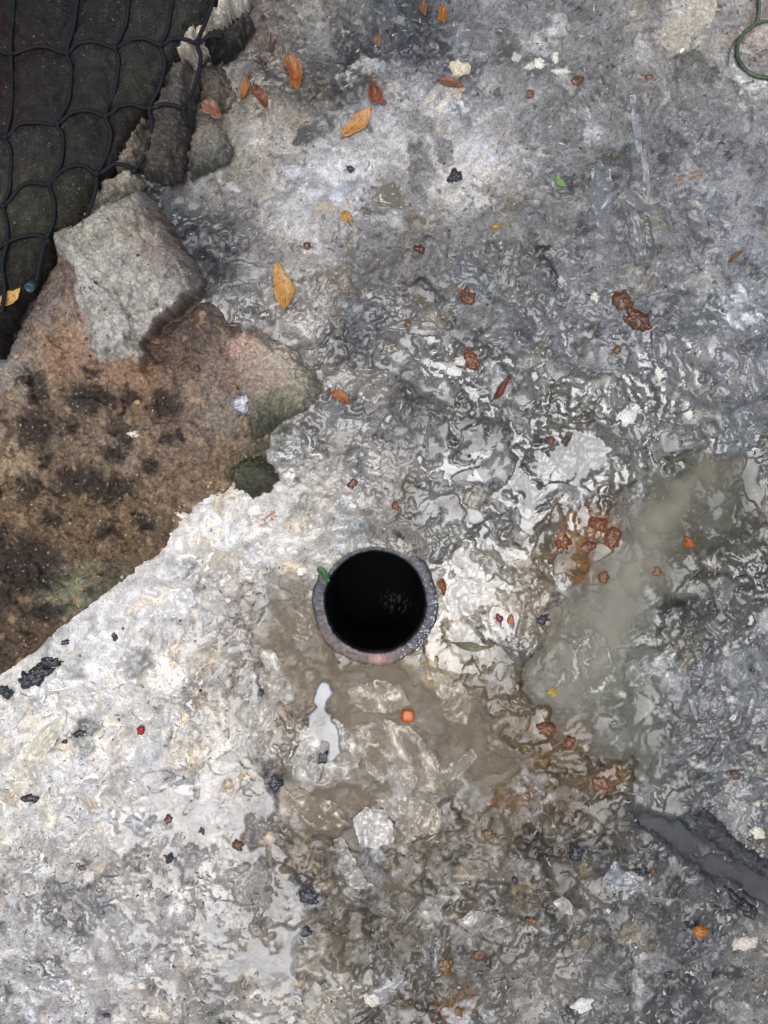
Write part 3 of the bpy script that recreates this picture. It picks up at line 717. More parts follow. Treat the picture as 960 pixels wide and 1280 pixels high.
stone([(118, 246), (128, 226), (152, 214), (172, 212), (176, 226), (160, 246), (134, 262), (110, 276), (102, 272)], 'dirty cream stone under the net above the pale slab', [[150, 224, 150, 140, 120], [120, 250, 165, 156, 138], [165, 220, 175, 165, 145], [140, 250, 110, 98, 84]], 6, 34, 10, 360, 22)
stone([(808, 48), (820, 36), (836, 22), (850, 2), (862, -12), (896, -14), (898, 20), (888, 38), (868, 48), (862, 66), (846, 72), (826, 60)], 'flat pale beige stone at the top right edge', [[830, 45, 176, 164, 146], [880, 10, 184, 174, 156], [855, 55, 168, 158, 142]], -1, 4.0, 10, 380, 0, .35, k=.9, wet=.4)
stone([(928, 52), (938, 34), (955, 28), (985, 26), (985, 66), (960, 64), (938, 60)], 'pinkish beige stone behind the green stem', [[945, 45, 170, 148, 140], [970, 40, 175, 160, 150]], -1, 4.0, 9, 400, 0, .4, k=.9, wet=.4)

# ================================================================== cloth and net
cordcols = [
    [(18, -40), (18, 0), (16, 36), (14, 66), (16, 110), (14, 145), (7, 172), (14, 190), (13, 232), (5, 258), (9, 278), (9, 302), (3, 330), (6, 360), (2, 392)],
    [(100, -40), (97, 0), (92, 38), (84, 66), (90, 88), (86, 126), (73, 156), (79, 172), (76, 205), (62, 230), (68, 250), (67, 276), (56, 305), (50, 330), (46, 352)],
    [(168, -40), (162, 0), (157, 32), (145, 60), (149, 78), (143, 115), (133, 145), (139, 168), (133, 195), (122, 218), (119, 242), (105, 280)],
    [(224, -40), (216, 0), (210, 36), (201, 57), (206, 78), (200, 108), (187, 135), (190, 156), (182, 192), (168, 214)],
    [(276, -40), (267, 0), (258, 26), (247, 54), (251, 76), (243, 110), (230, 136), (234, 158)]]
cordrows = [
    [(-40, 70), (-10, 62), (14, 68), (38, 61), (60, 60), (84, 67), (98, 56), (122, 53), (145, 61), (162, 51), (184, 50), (201, 57), (216, 49), (234, 50), (247, 55), (262, 46), (278, 46)],
    [(-40, 165), (-15, 162), (7, 172), (24, 156), (48, 154), (73, 156), (90, 142), (112, 139), (133, 146), (152, 134), (166, 132), (187, 136), (203, 131), (216, 132), (230, 136)],
    [(-40, 262), (-14, 254), (5, 258), (26, 234), (44, 229), (62, 230), (82, 211), (104, 208), (122, 218), (142, 206), (156, 207), (168, 214)],
    [(-40, 330), (-12, 316), (8, 304), (28, 296), (48, 294), (60, 300)]]
knots = [(14, 67), (84, 67), (145, 61), (201, 57), (247, 54), (7, 172), (73, 156), (133, 146), (187, 136), (230, 136), (5, 258), (62, 230), (122, 218), (168, 214), (8, 304), (60, 302)]
def cl_z(x, y, d=None):
    dd = np.full(np.shape(x), 1e9, np.float32)
    for p in cordcols + cordrows: dd = np.minimum(dd, polyline_dist(x, y, p))
    if d is None: d = poly_sdf(x, y, CLOTH)
    e = 1 - (1 - np.clip(d / 14, 0, 1)) ** 2
    z = 24 + 16 * e ** .6 - 6 * np.clip((y - 250) / 150, 0, 1) + 6 * (1 - np.exp(-(dd / 13) ** 2)) * np.clip(d / 20, 0, 1)
    return z + 2.5 * gn(x / 30, y / 30, 501) + 1.2 * (1 - 2 * np.abs(gn(x / 15, y / 20, 502))) + .5 * gn(x / 6, y / 6, 503)
clF = splat([[20, 60, 62, 44, 40], [20, 140, 64, 48, 42], [60, 100, 58, 46, 42], [60, 20, 50, 44, 42], [110, 30, 52, 50, 50], [110, 110, 62, 62, 60], [180, 30, 66, 64, 58], [240, 20, 70, 68, 62], [170, 90, 74, 68, 54], [60, 190, 70, 68, 64], [100, 190, 66, 62, 50], [40, 260, 84, 78, 56], [90, 250, 66, 60, 42], [30, 330, 66, 58, 46], [20, 380, 40, 36, 34], [140, 170, 56, 48, 40]], 24, 510, 6)
def cloth_mat():
    m, nt, p = newmat('woven mesh cloth')
    tc = N(nt, 'ShaderNodeTexCoord')
    nz = N(nt, 'ShaderNodeTexNoise', i_Scale=26.0, i_Detail=2.0)
    nt.links.new(tc.outputs['Object'], nz.inputs['Vector'])
    mp = N(nt, 'ShaderNodeMixRGB'); mp.blend_type = 'ADD'; mp.inputs[0].default_value = 0.03
    nt.links.new(tc.outputs['Object'], mp.inputs[1]); nt.links.new(nz.outputs['Color'], mp.inputs[2])
    rot = N(nt, 'ShaderNodeMapping'); rot.inputs['Rotation'].default_value = (0, 0, .55); rot.inputs['Scale'].default_value = (1000 / 1.75, 1000 / 1.5, 0)
    nt.links.new(mp.outputs[0], rot.inputs['Vector'])
    sx = N(nt, 'ShaderNodeSeparateXYZ'); nt.links.new(rot.outputs[0], sx.inputs[0])
    fx = math_node(nt, 'ABSOLUTE', math_node(nt, 'SUBTRACT', math_node(nt, 'FRACT', sx.outputs[0]), .5))
    fy = math_node(nt, 'ABSOLUTE', math_node(nt, 'SUBTRACT', math_node(nt, 'FRACT', sx.outputs[1]), .5))
    mxx = math_node(nt, 'MAXIMUM', fx, fy)                       # 0 at a thread crossing, .5 in the holes' rims
    hole = N(nt, 'ShaderNodeMapRange'); hole.inputs[1].default_value = .24; hole.inputs[2].default_value = .36
    nt.links.new(mxx, hole.inputs[0])
    cell = N(nt, 'ShaderNodeVectorMath', operation='FLOOR'); nt.links.new(rot.outputs[0], cell.inputs[0])
    wnz = N(nt, 'ShaderNodeTexWhiteNoise', noise_dimensions='2D'); nt.links.new(cell.outputs[0], wnz.inputs['Vector'])
    pw = math_node(nt, 'POWER', wnz.outputs['Value'], 3.0)
    big = N(nt, 'ShaderNodeTexNoise', i_Scale=60.0, i_Detail=4.0, i_Roughness=.7); nt.links.new(tc.outputs['Object'], big.inputs['Vector'])
    bgm = N(nt, 'ShaderNodeMapRange'); bgm.inputs[1].default_value = .35; bgm.inputs[2].default_value = .68; nt.links.new(big.outputs[0], bgm.inputs[0])
    inv = math_node(nt, 'SUBTRACT', 1.0, hole.outputs[0])
    k = math_node(nt, 'MULTIPLY', math_node(nt, 'MULTIPLY', inv, pw), bgm.outputs[0])
    at = N(nt, 'ShaderNodeAttribute', attribute_name='pigment')
    sp = N(nt, 'ShaderNodeMix', data_type='RGBA', blend_type='MULTIPLY'); sp.inputs[0].default_value = 1
    sp.inputs[7].default_value = (5.0, 4.6, 3.8, 1); nt.links.new(at.outputs['Color'], sp.inputs[6])
    mx = N(nt, 'ShaderNodeMix', data_type='RGBA'); nt.links.new(k, mx.inputs[0]); nt.links.new(at.outputs['Color'], mx.inputs[6]); nt.links.new(sp.outputs[2], mx.inputs[7])
    # dried specks
    v = N(nt, 'ShaderNodeTexNoise', i_Scale=420.0, i_Detail=2.0); nt.links.new(tc.outputs['Object'], v.inputs['Vector'])
    vm = N(nt, 'ShaderNodeMapRange'); vm.inputs[1].default_value = .70; vm.inputs[2].default_value = .76; nt.links.new(v.outputs[0], vm.inputs[0])
    m3 = N(nt, 'ShaderNodeMix', data_type='RGBA'); m3.inputs[7].default_value = (.2, .2, .2, 1)
    nt.links.new(vm.outputs[0], m3.inputs[0]); nt.links.new(mx.outputs[2], m3.inputs[6])
    nt.links.new(m3.outputs[2], p.inputs['Base Color'])
    bp = N(nt, 'ShaderNodeBump', i_Strength=.8, i_Distance=.0008); nt.links.new(inv, bp.inputs['Height']); nt.links.new(bp.outputs[0], p.inputs['Normal'])
    p.inputs['Roughness'].default_value = .7
    p.inputs['Specular IOR Level'].default_value = .2
    return m
def cl_p(x, y, d):
    c = clF(x, y); c = .6 * c + .4 * c.mean(-1, keepdims=True)
    return .85 * c * np.exp(.35 * gn(x / 14, y / 14, 511) + .3 * gn(x / 5, y / 5, 512))[..., None] * .5
cloth = relief('mesh_cloth', CLOTH, cloth_mat(), cl_z, cl_p, 1.6, 2.5, 16, 520, zref=34)
tag(cloth, 'black woven mesh cloth bulging under the net in the top left corner', 'cloth')

def smooth_line(pts, n=6):
    pts = [Vector(p) for p in pts]
    P_ = [pts[0]] + pts + [pts[-1]]
    out = []
    for i in range(1, len(P_) - 2):
        for k in range(n):
            t = k / n; a, b, c, d = P_[i - 1:i + 3]
            out.append(.5 * ((2 * b) + (c - a) * t + (2 * a - 5 * b + 4 * c - d) * t * t + (3 * b - 3 * c + d - a) * t ** 3))
    return out + [pts[-1]]
def tube(pts, rad, sides=8, taper=None):
    """verts, faces of a tube through metre points"""
    vs, fs = [], []
    n = len(pts)
    for i, p in enumerate(pts):
        t = (pts[min(i + 1, n - 1)] - pts[max(i - 1, 0)]).normalized()
        a = t.cross(Vector((0, 0, 1)))
        if a.length < 1e-6: a = Vector((1, 0, 0))
        a.normalize(); b = a.cross(t)
        r = rad(i / (n - 1)) if callable(rad) else rad
        for k in range(sides):
            q = 2 * math.pi * k / sides
            vs.append(p + a * (r * math.cos(q)) + b * (r * math.sin(q)))
    for i in range(n - 1):
        for k in range(sides):
            k2 = (k + 1) % sides
            fs.append((i * sides + k, i * sides + k2, (i + 1) * sides + k2, (i + 1) * sides + k))
    fs.append(tuple(range(sides - 1, -1, -1))); fs.append(tuple((n - 1) * sides + k for k in range(sides)))
    return vs, fs

M_cord, ntc, pc = newmat('black twine')
pc.inputs['Base Color'].default_value = (.012, .014, .016, 1); pc.inputs['Roughness'].default_value = .6; pc.inputs['Specular IOR Level'].default_value = .12
tcn = N(ntc, 'ShaderNodeTexCoord'); wv = N(ntc, 'ShaderNodeTexNoise', i_Scale=900.0, i_Detail=3.0)
ntc.links.new(tcn.outputs['Object'], wv.inputs['Vector'])
bpn = N(ntc, 'ShaderNodeBump', i_Strength=.6, i_Distance=.0006); ntc.links.new(wv.outputs[0], bpn.inputs['Height']); ntc.links.new(bpn.outputs[0], pc.inputs['Normal'])
fz = (CAM_H - .042) / CAM_H
def cloth_top(px, py):
    d = poly_sdf(np.array([px], np.float32), np.array([py], np.float32), CLOTH)
    z = float(cl_z(np.array([px], np.float32), np.array([py], np.float32), np.maximum(d, 0))[0])
    return max(z, 40.0) + 2.6
net = empty('net', (wx(110) * fz, wy(150) * fz, .04))
tag(net, 'knotted black twine net stretched over the dark cloth, top left', 'net')
def cord(pts):
    w = [Vector((wx(p.x) * fz, wy(p.y) * fz, cloth_top(p.x, p.y) * MM)) - net.location for p in smooth_line([(a, b, 0) for a, b in pts], 7)]
    v, f = tube(w, lambda t: .0018, 8)
    mesh_obj('cord', v, f, M_cord, net)
for p in cordcols + cordrows: cord(p)
def lump_mesh(rx, ry, rz, seed, sub=2, rough=.25, box=0.0):
    bm = bmesh.new(); bmesh.ops.create_icosphere(bm, subdivisions=sub, radius=1)
    v = np.array([x.co[:] for x in bm.verts], np.float32); f = np.array([[q.index for q in p.verts] for p in bm.faces]); bm.free()
    if box:
        m = np.abs(v).max(1, keepdims=True); v = v * (1 - box) + (v / m) * box
    n = 1 + rough * (gn(v[:, 0] * 1.3 + seed * 3.1, v[:, 1] * 1.3 + v[:, 2] * .9, seed) + .6 * gn(v[:, 1] * 2.8 + seed, v[:, 2] * 2.8 + v[:, 0], seed + 1) + .35 * gn(v[:, 0] * 6, v[:, 1] * 6 + v[:, 2] * 5, seed + 2))
    v = v * n[:, None] * np.array((rx, ry, rz), np.float32)
    return v, f
kv, kf = lump_mesh(.0034, .0030, .0028, 3, 2, .3)
k0 = None
for (a, b) in knots:
    p = Vector((wx(a) * fz, wy(b) * fz, (cloth_top(a, b) + .6) * MM)) - net.location
    if k0 is None:
        k0 = mesh_obj('knot', kv, kf, M_cord, net); k0.location = p
    else:
        c = k0.copy(); COL.objects.link(c); c.parent = net; c.location = p; c.rotation_euler = (0, 0, a * .7)

# ================================================================== the drain pipe
pipe = empty('drain_pipe', (wx(PCX), wy(PCY), 0))
tag(pipe, 'open end of a dark iron drain pipe standing in the brown puddle', 'pipe')
na = 360
prof = [(R_IN - 5, -240), (R_IN - 1.5, -14), (R_IN - .2, 2.6), (R_IN + .6, 5.6), (R_IN + 1.8, 6.3), (R_IN + 5, 6.2), (R_IN + 9, 6.3), (R_IN + 12.5, 6.0), (R_OUT - .9, 5.2), (R_OUT, 3.0), (R_OUT + .3, -3), (R_OUT + .3, -40)]
vs, cs, wt = [], [], []
for j, (r, z) in enumerate(prof):
    for i in range(na):
        t = 2 * math.pi * i / na; c, s = math.cos(t), math.sin(t)
        px_, py_ = PCX + r * c, PCY + r * s
        e = .9 * float(gn(2.2 * c + 9, 2.2 * s, 600)) + .5 * float(gn(7 * c, 7 * s + 3, 601)) + .35 * float(gn(19 * c, 19 * s + 3, 607))
        top = 1 if z > 0 else .25
        rr = r + top * e * (2.2 if r > 70 else 1.0)
        zz = z + top * (.9 * float(gn(px_ / 9, py_ / 9, 602)) + .8 * float(gn(px_ / 4, py_ / 4, 603)) + .5 * float(gn(px_ / 2, py_ / 2, 606)))
        if z > 0: zz += -1.0 * max(0, c * .7 - s * .7) 
        vs.append((rr * c * PX, -rr * s * PX, zz * MM))
        # iron, with rust on the lower left and a pale rim edge
        rustk = max(0, min(1, (s * .85 - c * .35 - .25) * 1.6)) * (.6 + .6 * float(gn(px_ / 7, py_ / 7, 604)))
        rustk = min(max(rustk, 0), 1) * (1 if r > R_IN else 0)
        col = lin((64, 66, 70)) * (1 - rustk) + lin((112, 86, 76)) * rustk
        pk = math.exp(-(((px_ - 473) / 11) ** 2 + ((py_ - 821) / 9) ** 2)); col = col * (1 - pk) + lin((170, 128, 110)) * pk
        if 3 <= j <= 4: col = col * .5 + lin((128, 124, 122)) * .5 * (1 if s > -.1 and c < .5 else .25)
        if j < 2: col = lin((15, 15, 16))  # inner wall painted black for the shade down the pipe
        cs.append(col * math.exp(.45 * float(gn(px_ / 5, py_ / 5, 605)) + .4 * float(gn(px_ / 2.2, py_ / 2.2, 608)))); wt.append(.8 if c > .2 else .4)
fs = []
for j in range(len(prof) - 1):
    for i in range(na):
        i2 = (i + 1) % na
        fs.append((j * na + i, j * na + i2, (j + 1) * na + i2, (j + 1) * na + i))
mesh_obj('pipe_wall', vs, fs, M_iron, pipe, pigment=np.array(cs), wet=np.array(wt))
# sludge at the bottom of the pipe, with a faint glint painted paler into its colour
rs = np.linspace(0, R_IN - 3, 26); tt = np.linspace(0, 2 * np.pi, 72, endpoint=False)
RR, TT = np.meshgrid(rs, tt); sx_, sy_ = RR * np.cos(TT), RR * np.sin(TT)
sz_ = -190 + .3 * 3 * gn(sx_ / 14, sy_ / 14, 610) + 1.2 * gn(sx_ / 4, sy_ / 4, 611)
sp_ = np.ones(sx_.shape + (3,)) * lin((13, 14, 15))  # black sludge, darkened further for the shade deep in the pipe
lit = (blob(sx_, sy_, 30, 26, 22, 14, .6) * ss(.1, .4, gn(sx_ / 4, sy_ / 4, 612)))[..., None]
sp_ = sp_ * (1 - lit) + lin((74, 76, 80)) * lit
nr = len(rs); sf = []
for i in range(72):
    for j in range(nr - 1):
        a = i * nr + j; b = ((i + 1) % 72) * nr + j
        sf.append((a, a + 1, b + 1, b))
M_sludge = surface_material('black sludge', .6, None, .3, 400, .3, 1.3, None, .04)
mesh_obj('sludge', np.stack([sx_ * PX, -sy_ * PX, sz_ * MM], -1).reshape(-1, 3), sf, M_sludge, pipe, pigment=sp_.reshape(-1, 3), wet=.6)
# small bubbles clinging to the wet right side of the rim
bv, bf = [], []
uv_, uf_ = lump_mesh(1, 1, 1, 1, 1, 0)
for k in range(230):
    t = rng.normal(.45, .42); r = rng.uniform(R_IN + 2, R_OUT - 2); q = rng.uniform(.5, 1.5) * .0007
    o = np.array((r * math.cos(t) * PX, -r * math.sin(t) * PX, (5.9 - 1.0 * max(0, math.cos(t) * .7 - math.sin(t) * .7)) * MM))
    bf.append(uf_ + len(bv) * len(uv_)); bv.append(uv_ * np.array((q, q, q * .5)) + o)
M_bub, ntb, pb = newmat('bubble skin')
pb.inputs['Base Color'].default_value = (.42, .42, .43, 1); pb.inputs['Roughness'].default_value = .12; pb.inputs['IOR'].default_value = 1.5
ob = mesh_obj('bubbles', np.concatenate(bv), np.concatenate(bf), M_bub, pipe); ob['kind'] = 'stuff'

# ================================================================== plastic films and strips
GSOFT = boxblur(H, 5)
def film(poly, label, color, alpha, lift, amp, seed, curl=1.6, rough=.08, name='plastic_film', cat='plastic film', step=1.2, rag=2.5, wave=18, group='plastic films in the pulp', follow=None):
    m = film_material('film %d' % seed, lin(color, .9), alpha, rough)
    sm = follow
    def parts(x, y):
        xw = x + 7 * gn(x / 20, y / 20, seed + 1) + 3 * gn(x / 8, y / 8, seed + 8); yw = y + 7 * gn(x / 20, y / 20, seed + 2) + 3 * gn(x / 8, y / 8, seed + 9)
        a = creases(x, y, wave * 1.5, seed); b = creases(xw, yw, wave * .6, seed + 1)
        return a, b
    def tz(x, y, d):
        a, b = parts(x, y)
        if sm is None:
            g = sum(bil(TOPH, (x + ox - gx[0]) / STEP, (y + oy - gy[0]) / STEP) for ox in (-4, 0, 4) for oy in (-4, 0, 4)) / 9 + .4
            g = np.clip(g, -1.5, 7)
        else: g = np.maximum(sm, bil(GSOFT, (x - gx[0]) / STEP, (y - gy[0]) / STEP) + .35) if sm < 3 else sm + 0 * x
        return g + lift * np.clip(d / 5, .1, 1) + amp * a * np.clip(d / 4, .2, 1) + .45 * amp * b + curl * np.exp(-d / 3.0) * (.3 + .9 * gn(x / 22, y / 22, seed + 7)) + .15
    def tp(x, y, d): return np.zeros(np.shape(x) + (3,)) + .5
    def al(x, y):
        a, b = parts(x, y); d = np.maximum(poly_sdf(x, y, poly), 0)
        return .5 * ss(.3, 1.0, a) + .3 * ss(.5, 1, b) - .05 - .4 * (1 - ss(0, 7, d)) * ss(-.2, .5, gn(x / 14, y / 14, seed + 30)) + .2 * np.exp(-d / 2)
    o = relief(name, poly, m, tz, tp, step, rag, 11, seed, wet=al)
    return tag(o, label, cat, group)
film([(318, 806), (340, 812), (356, 838), (372, 862), (362, 886), (340, 902), (322, 930), (300, 944), (288, 930), (296, 896), (290, 868), (304, 838)], 'pale translucent triangle of plastic film at the left of the brown puddle', (205, 198, 186), .52, .5, 1.5, 700, follow=-1.9, wave=22, rough=.06)
film([(392, 896), (420, 900), (440, 916), (452, 946), (444, 968), (416, 984), (384, 990), (366, 974), (370, 942), (380, 914)], 'wrinkled clear film with a black crumb on it left of the curled film', (208, 200, 188), .52, .5, 1.5, 720, follow=-1.9, wave=22, rough=.06)
film([(428, 930), (446, 908), (480, 900), (512, 908), (538, 936), (552, 960), (574, 952), (590, 932), (596, 946), (572, 974), (540, 992), (510, 984), (494, 966), (484, 982), (466, 972), (446, 950)], 'curled brownish film floating below the orange square', (200, 188, 168), .52, .5, 1.5, 740, 2.2, follow=-1.9, wave=22, rough=.06)
film([(440, 1026), (456, 1010), (480, 1012), (492, 1030), (490, 1052), (470, 1060), (450, 1056)], 'small puffed white plastic bag corner in the brown puddle', (215, 208, 198), .8, 1.6, 1.4, 760, 1.4, wave=12)
film([(418, 1050), (430, 1046), (444, 1076), (456, 1096), (470, 1110), (440, 1108), (424, 1084)], 'narrow folded white film below the puffed bag corner', (205, 196, 186), 0.45, .8, 1.2, 770, 1.6, wave=10)
film([(694, 862), (700, 822), (716, 800), (744, 790), (766, 804), (776, 836), (782, 866), (752, 872), (722, 868)], 'grey translucent film sunk in the murky stream with one bright lower edge', (142, 138, 126), .52, .5, 1.5, 780, 1.4, follow=-1.7, wave=22, rough=.06)
film([(778, 828), (794, 824), (802, 834), (820, 826), (836, 806), (848, 812), (836, 834), (814, 846), (808, 858), (786, 858)], 'crinkled clear shred at the right side of the murky stream', (165, 165, 160), .52, .5, 1.5, 790, 2.0, follow=-1.7, wave=22, rough=.06)
film([(828, 856), (842, 838), (868, 836), (900, 824), (940, 800), (985, 780), (985, 890), (950, 900), (914, 892), (880, 896), (842, 908), (826, 890)], 'wide crumpled grey plastic sheet at the right edge', (142, 146, 148), 0.3, 1.0, 2.2, 800, 2.2, wave=22)
film([(822, 946), (836, 914), (862, 900), (906, 900), (940, 908), (985, 900), (985, 1000), (930, 1010), (906, 984), (880, 1004), (852, 1010), (834, 990)], 'creased dark grey plastic sheet above the black channel', (118, 121, 120), 0.3, .8, 2.2, 820, 2.2, wave=20)
film([(890, 1000), (912, 988), (926, 1010), (936, 1040), (932, 1062), (914, 1050), (900, 1028)], 'pale streak of film pressed flat beside the charred stick', (178, 175, 172), 0.35, .5, .7, 840, .8)
film([(738, 216), (750, 206), (762, 214), (764, 246), (760, 276), (748, 290), (740, 268), (735, 240)], 'smooth pale bluish strip of film left of the grey strips', (132, 136, 141), .65, .6, .5, 850, .8)
film([(402, 512), (418, 500), (430, 520), (456, 522), (452, 538), (424, 542), (408, 532)], 'grey bent strip of film under the frayed orange shred', (128, 130, 128), .85, 1.2, .8, 860, 1.2)
film([(400, 470), (424, 462), (458, 460), (482, 470), (490, 492), (468, 504), (436, 492), (410, 484)], 'taupe flat film right of the mossy stone', (142, 134, 124), .7, .8, .9, 866, 1.0)
film([(286, 510), (300, 495), (318, 490), (336, 494), (328, 512), (312, 528), (300, 522)], 'blue grey scrap of film lying on the pinkish stone', (140, 144, 150), .95, 26, .8, 870, .8, follow=6.0)
film([(560, 730), (584, 718), (604, 728), (606, 750), (590, 768), (566, 770), (554, 750)], 'milky lump of film right of the pipe ringed by shining water', (212, 206, 196), .75, .6, .7, 880, 1.0)
film([(480, 232), (492, 226), (504, 250), (508, 262), (490, 260), (462, 250)], 'drab olive scrap of film among the white pulp', (122, 114, 98), .9, .9, .5, 890, .6, rag=1.5)
film([(436, 862), (470, 850), (500, 858), (512, 880), (490, 892), (456, 890), (438, 880)], 'milky drowned film just below the pipe', (196, 184, 162), .7, .5, 1.3, 905, 1.0, follow=-2.3, wave=16)
film([(540, 838), (572, 846), (590, 872), (584, 908), (560, 900), (548, 872)], 'drowned film fold above right of the orange square', (184, 172, 148), .65, .5, 1.3, 906, 1.0, follow=-2.2, wave=16)
film([(470, 1000), (520, 996), (552, 1010), (548, 1040), (510, 1052), (496, 1030)], 'feathery milky film right of the puffed bag corner', (182, 168, 148), .6, .5, 1.2, 907, 1.0, follow=-1.7, wave=14)
film([(350, 982), (384, 994), (420, 1004), (436, 1030), (400, 1040), (362, 1020)], 'brownish drowned film left of the puffed bag corner', (160, 144, 118), .6, .5, 1.2, 908, 1.0, follow=-2.2, wave=15)
film([(366, 768), (382, 752), (392, 776), (398, 800), (384, 806), (366, 796)], 'dim film under water at the left of the pipe', (150, 138, 112), .52, .5, 1.5, 900, .6, follow=-1.9, wave=22, rough=.06)
film([(196, 752), (216, 736), (240, 734), (246, 752), (232, 772), (206, 770)], 'white folded film below the boulder edge', (226, 222, 216), .85, 1.4, 1.0, 910, 1.8)
film([(30, 936), (58, 906), (84, 890), (78, 914), (58, 946), (40, 958)], 'yellowish white film fold at the lower left', (222, 214, 190), .85, 1.6, 1.4, 920, 1.6, wave=12)
film([(215, 668), (236, 664), (240, 684), (228, 694), (218, 690)], 'small white flap of film touching the boulder', (232, 228, 222), .9, 2.0, .8, 930, 1.2, rag=1.2)
film([(530, 1160), (520, 1140), (536, 1118), (560, 1106), (590, 1100), (580, 1116), (552, 1134), (540, 1158)], 'frayed curved band of whitish film at the bottom centre', (186, 180, 166), 0.35, .8, .9, 940, 1.4)
film([(570, 1150), (590, 1136), (620, 1140), (640, 1152), (616, 1162), (590, 1164)], 'short fan of whitish film right of the frayed band', (192, 186, 176), 0.35, .8, .9, 945, 1.4)
film([(528, 1180), (546, 1162), (556, 1178), (548, 1210), (534, 1228)], 'greyish clear film standing out of the pulp near the bottom edge', (152, 152, 148), 0.3, .9, .9, 950, 1.6)
film([(760, 1082), (772, 1074), (780, 1088), (800, 1096), (786, 1106), (768, 1116), (750, 1108)], 'bluish white torn shred left of the black channel', (178, 182, 186), 0.5, .9, .9, 955, 1.2)
film([(692, 1126), (702, 1118), (714, 1130), (716, 1142), (700, 1140)], 'small bright white torn shred in the brown gravel', (210, 206, 200), 0.6, .9, .7, 958, 1.0, rag=1.5)
for i, (pl, lb) in enumerate([
    ([(786, 122), (792, 120), (800, 160), (802, 190), (796, 196), (790, 160)], 'slim grey strip, uppermost of the strips on the right'),
    ([(781, 185), (787, 180), (790, 220), (786, 240), (780, 215)], 'slim dark grey strip in the middle of the strips on the right'),
    ([(800, 190), (806, 186), (812, 230), (810, 250), (803, 226)], 'slim light strip leaning right among the strips on the right'),
    ([(776, 248), (786, 236), (806, 252), (830, 266), (822, 272), (796, 264)], 'short grey strip lying crosswise among the strips on the right'),
    ([(784, 258), (792, 262), (802, 300), (806, 320), (798, 322), (790, 290)], 'grey strip at the lower end of the strips on the right'),
    ([(770, 250), (778, 256), (786, 284), (790, 302), (782, 298), (772, 270)], 'dull strip at the lower left of the strips on the right'),
    ([(804, 268), (812, 276), (820, 312), (816, 328), (808, 310)], 'darker strip at the lower right of the strips on the right')]):
    film(pl, lb, [(140, 143, 147), (84, 86, 89), (146, 148, 149), (126, 126, 124), (124, 127, 130), (99, 100, 102), (88, 89, 91)][i], .9, .9, .6, 960 + i * 10, 1.2, .3, 'plastic_strip', 'plastic strip', 1.0, 1.0, 14, 'grey strips in the upper right')

# charred stick along the channel
def st_p(x, y, d): return lin((66, 68, 71)) * np.exp(.6 * gn(x / 5, y / 5, 1050) + .35 * gn(x / 14, y / 8, 1051))[..., None] * .8
def st_z(x, y, d):
    return -4 + 9 * (1 - (1 - np.clip(d / 12, 0, 1)) ** 2) ** .6 + 1.4 * gn(x / 10, y / 10, 1052) + .8 * gn(x / 4.5, y / 4.5, 1053)
stick = relief('charred_stick', [(856, 1018), (880, 1008), (898, 1022), (926, 1052), (962, 1076), (1004, 1098), (1004, 1124), (960, 1100), (925, 1081), (895, 1060), (872, 1036)], M_rock, st_z, st_p, 1.2, 3, 12, 1060, wet=.6)
tag(stick, 'blackened stick along the water channel at the lower right edge', 'stick')

# ================================================================== leaves
def leaf_mat(name, c1, c2):
    m, nt, p = newmat(name)
    tc = N(nt, 'ShaderNodeTexCoord')
    n1 = N(nt, 'ShaderNodeTexNoise', i_Scale=120.0, i_Detail=5.0, i_Roughness=.65); nt.links.new(tc.outputs['Object'], n1.inputs['Vector'])
    cr = N(nt, 'ShaderNodeValToRGB'); cr.color_ramp.elements[0].position = .35; cr.color_ramp.elements[1].position = .65
    cr.color_ramp.elements[0].color = (*map(float, lin(c1, .62)), 1); cr.color_ramp.elements[1].color = (*map(float, lin(c2, .62)), 1)
    nt.links.new(n1.outputs[0], cr.inputs[0])
    sp = N(nt, 'ShaderNodeTexNoise', i_Scale=330.0, i_Detail=3.0, i_Roughness=.6); nt.links.new(tc.outputs['Object'], sp.inputs['Vector'])
    sm_ = N(nt, 'ShaderNodeMapRange'); sm_.inputs[1].default_value = .54; sm_.inputs[2].default_value = .66; sm_.inputs[4].default_value = .75
    nt.links.new(sp.outputs[0], sm_.inputs[0])
    mx = N(nt, 'ShaderNodeMix', data_type='RGBA'); mx.inputs[7].default_value = (*[float(q) * .32 for q in lin(c1)], 1)
    nt.links.new(sm_.outputs[0], mx.inputs[0]); nt.links.new(cr.outputs[0], mx.inputs[6]); nt.links.new(mx.outputs[2], p.inputs['Base Color'])
    n2 = N(nt, 'ShaderNodeTexNoise', i_Scale=420.0, i_Detail=3.0); nt.links.new(tc.outputs['Object'], n2.inputs['Vector'])
    bp = N(nt, 'ShaderNodeBump', i_Strength=.35, i_Distance=.0008); nt.links.new(n2.outputs[0], bp.inputs['Height']); nt.links.new(bp.outputs[0], p.inputs['Normal'])
    p.inputs['Roughness'].default_value = .5
    return m
def place_z(px, py, r=4):
    return max(heights_at(px + a, py + b) for a in (-r, 0, r) for b in (-r, 0, r))
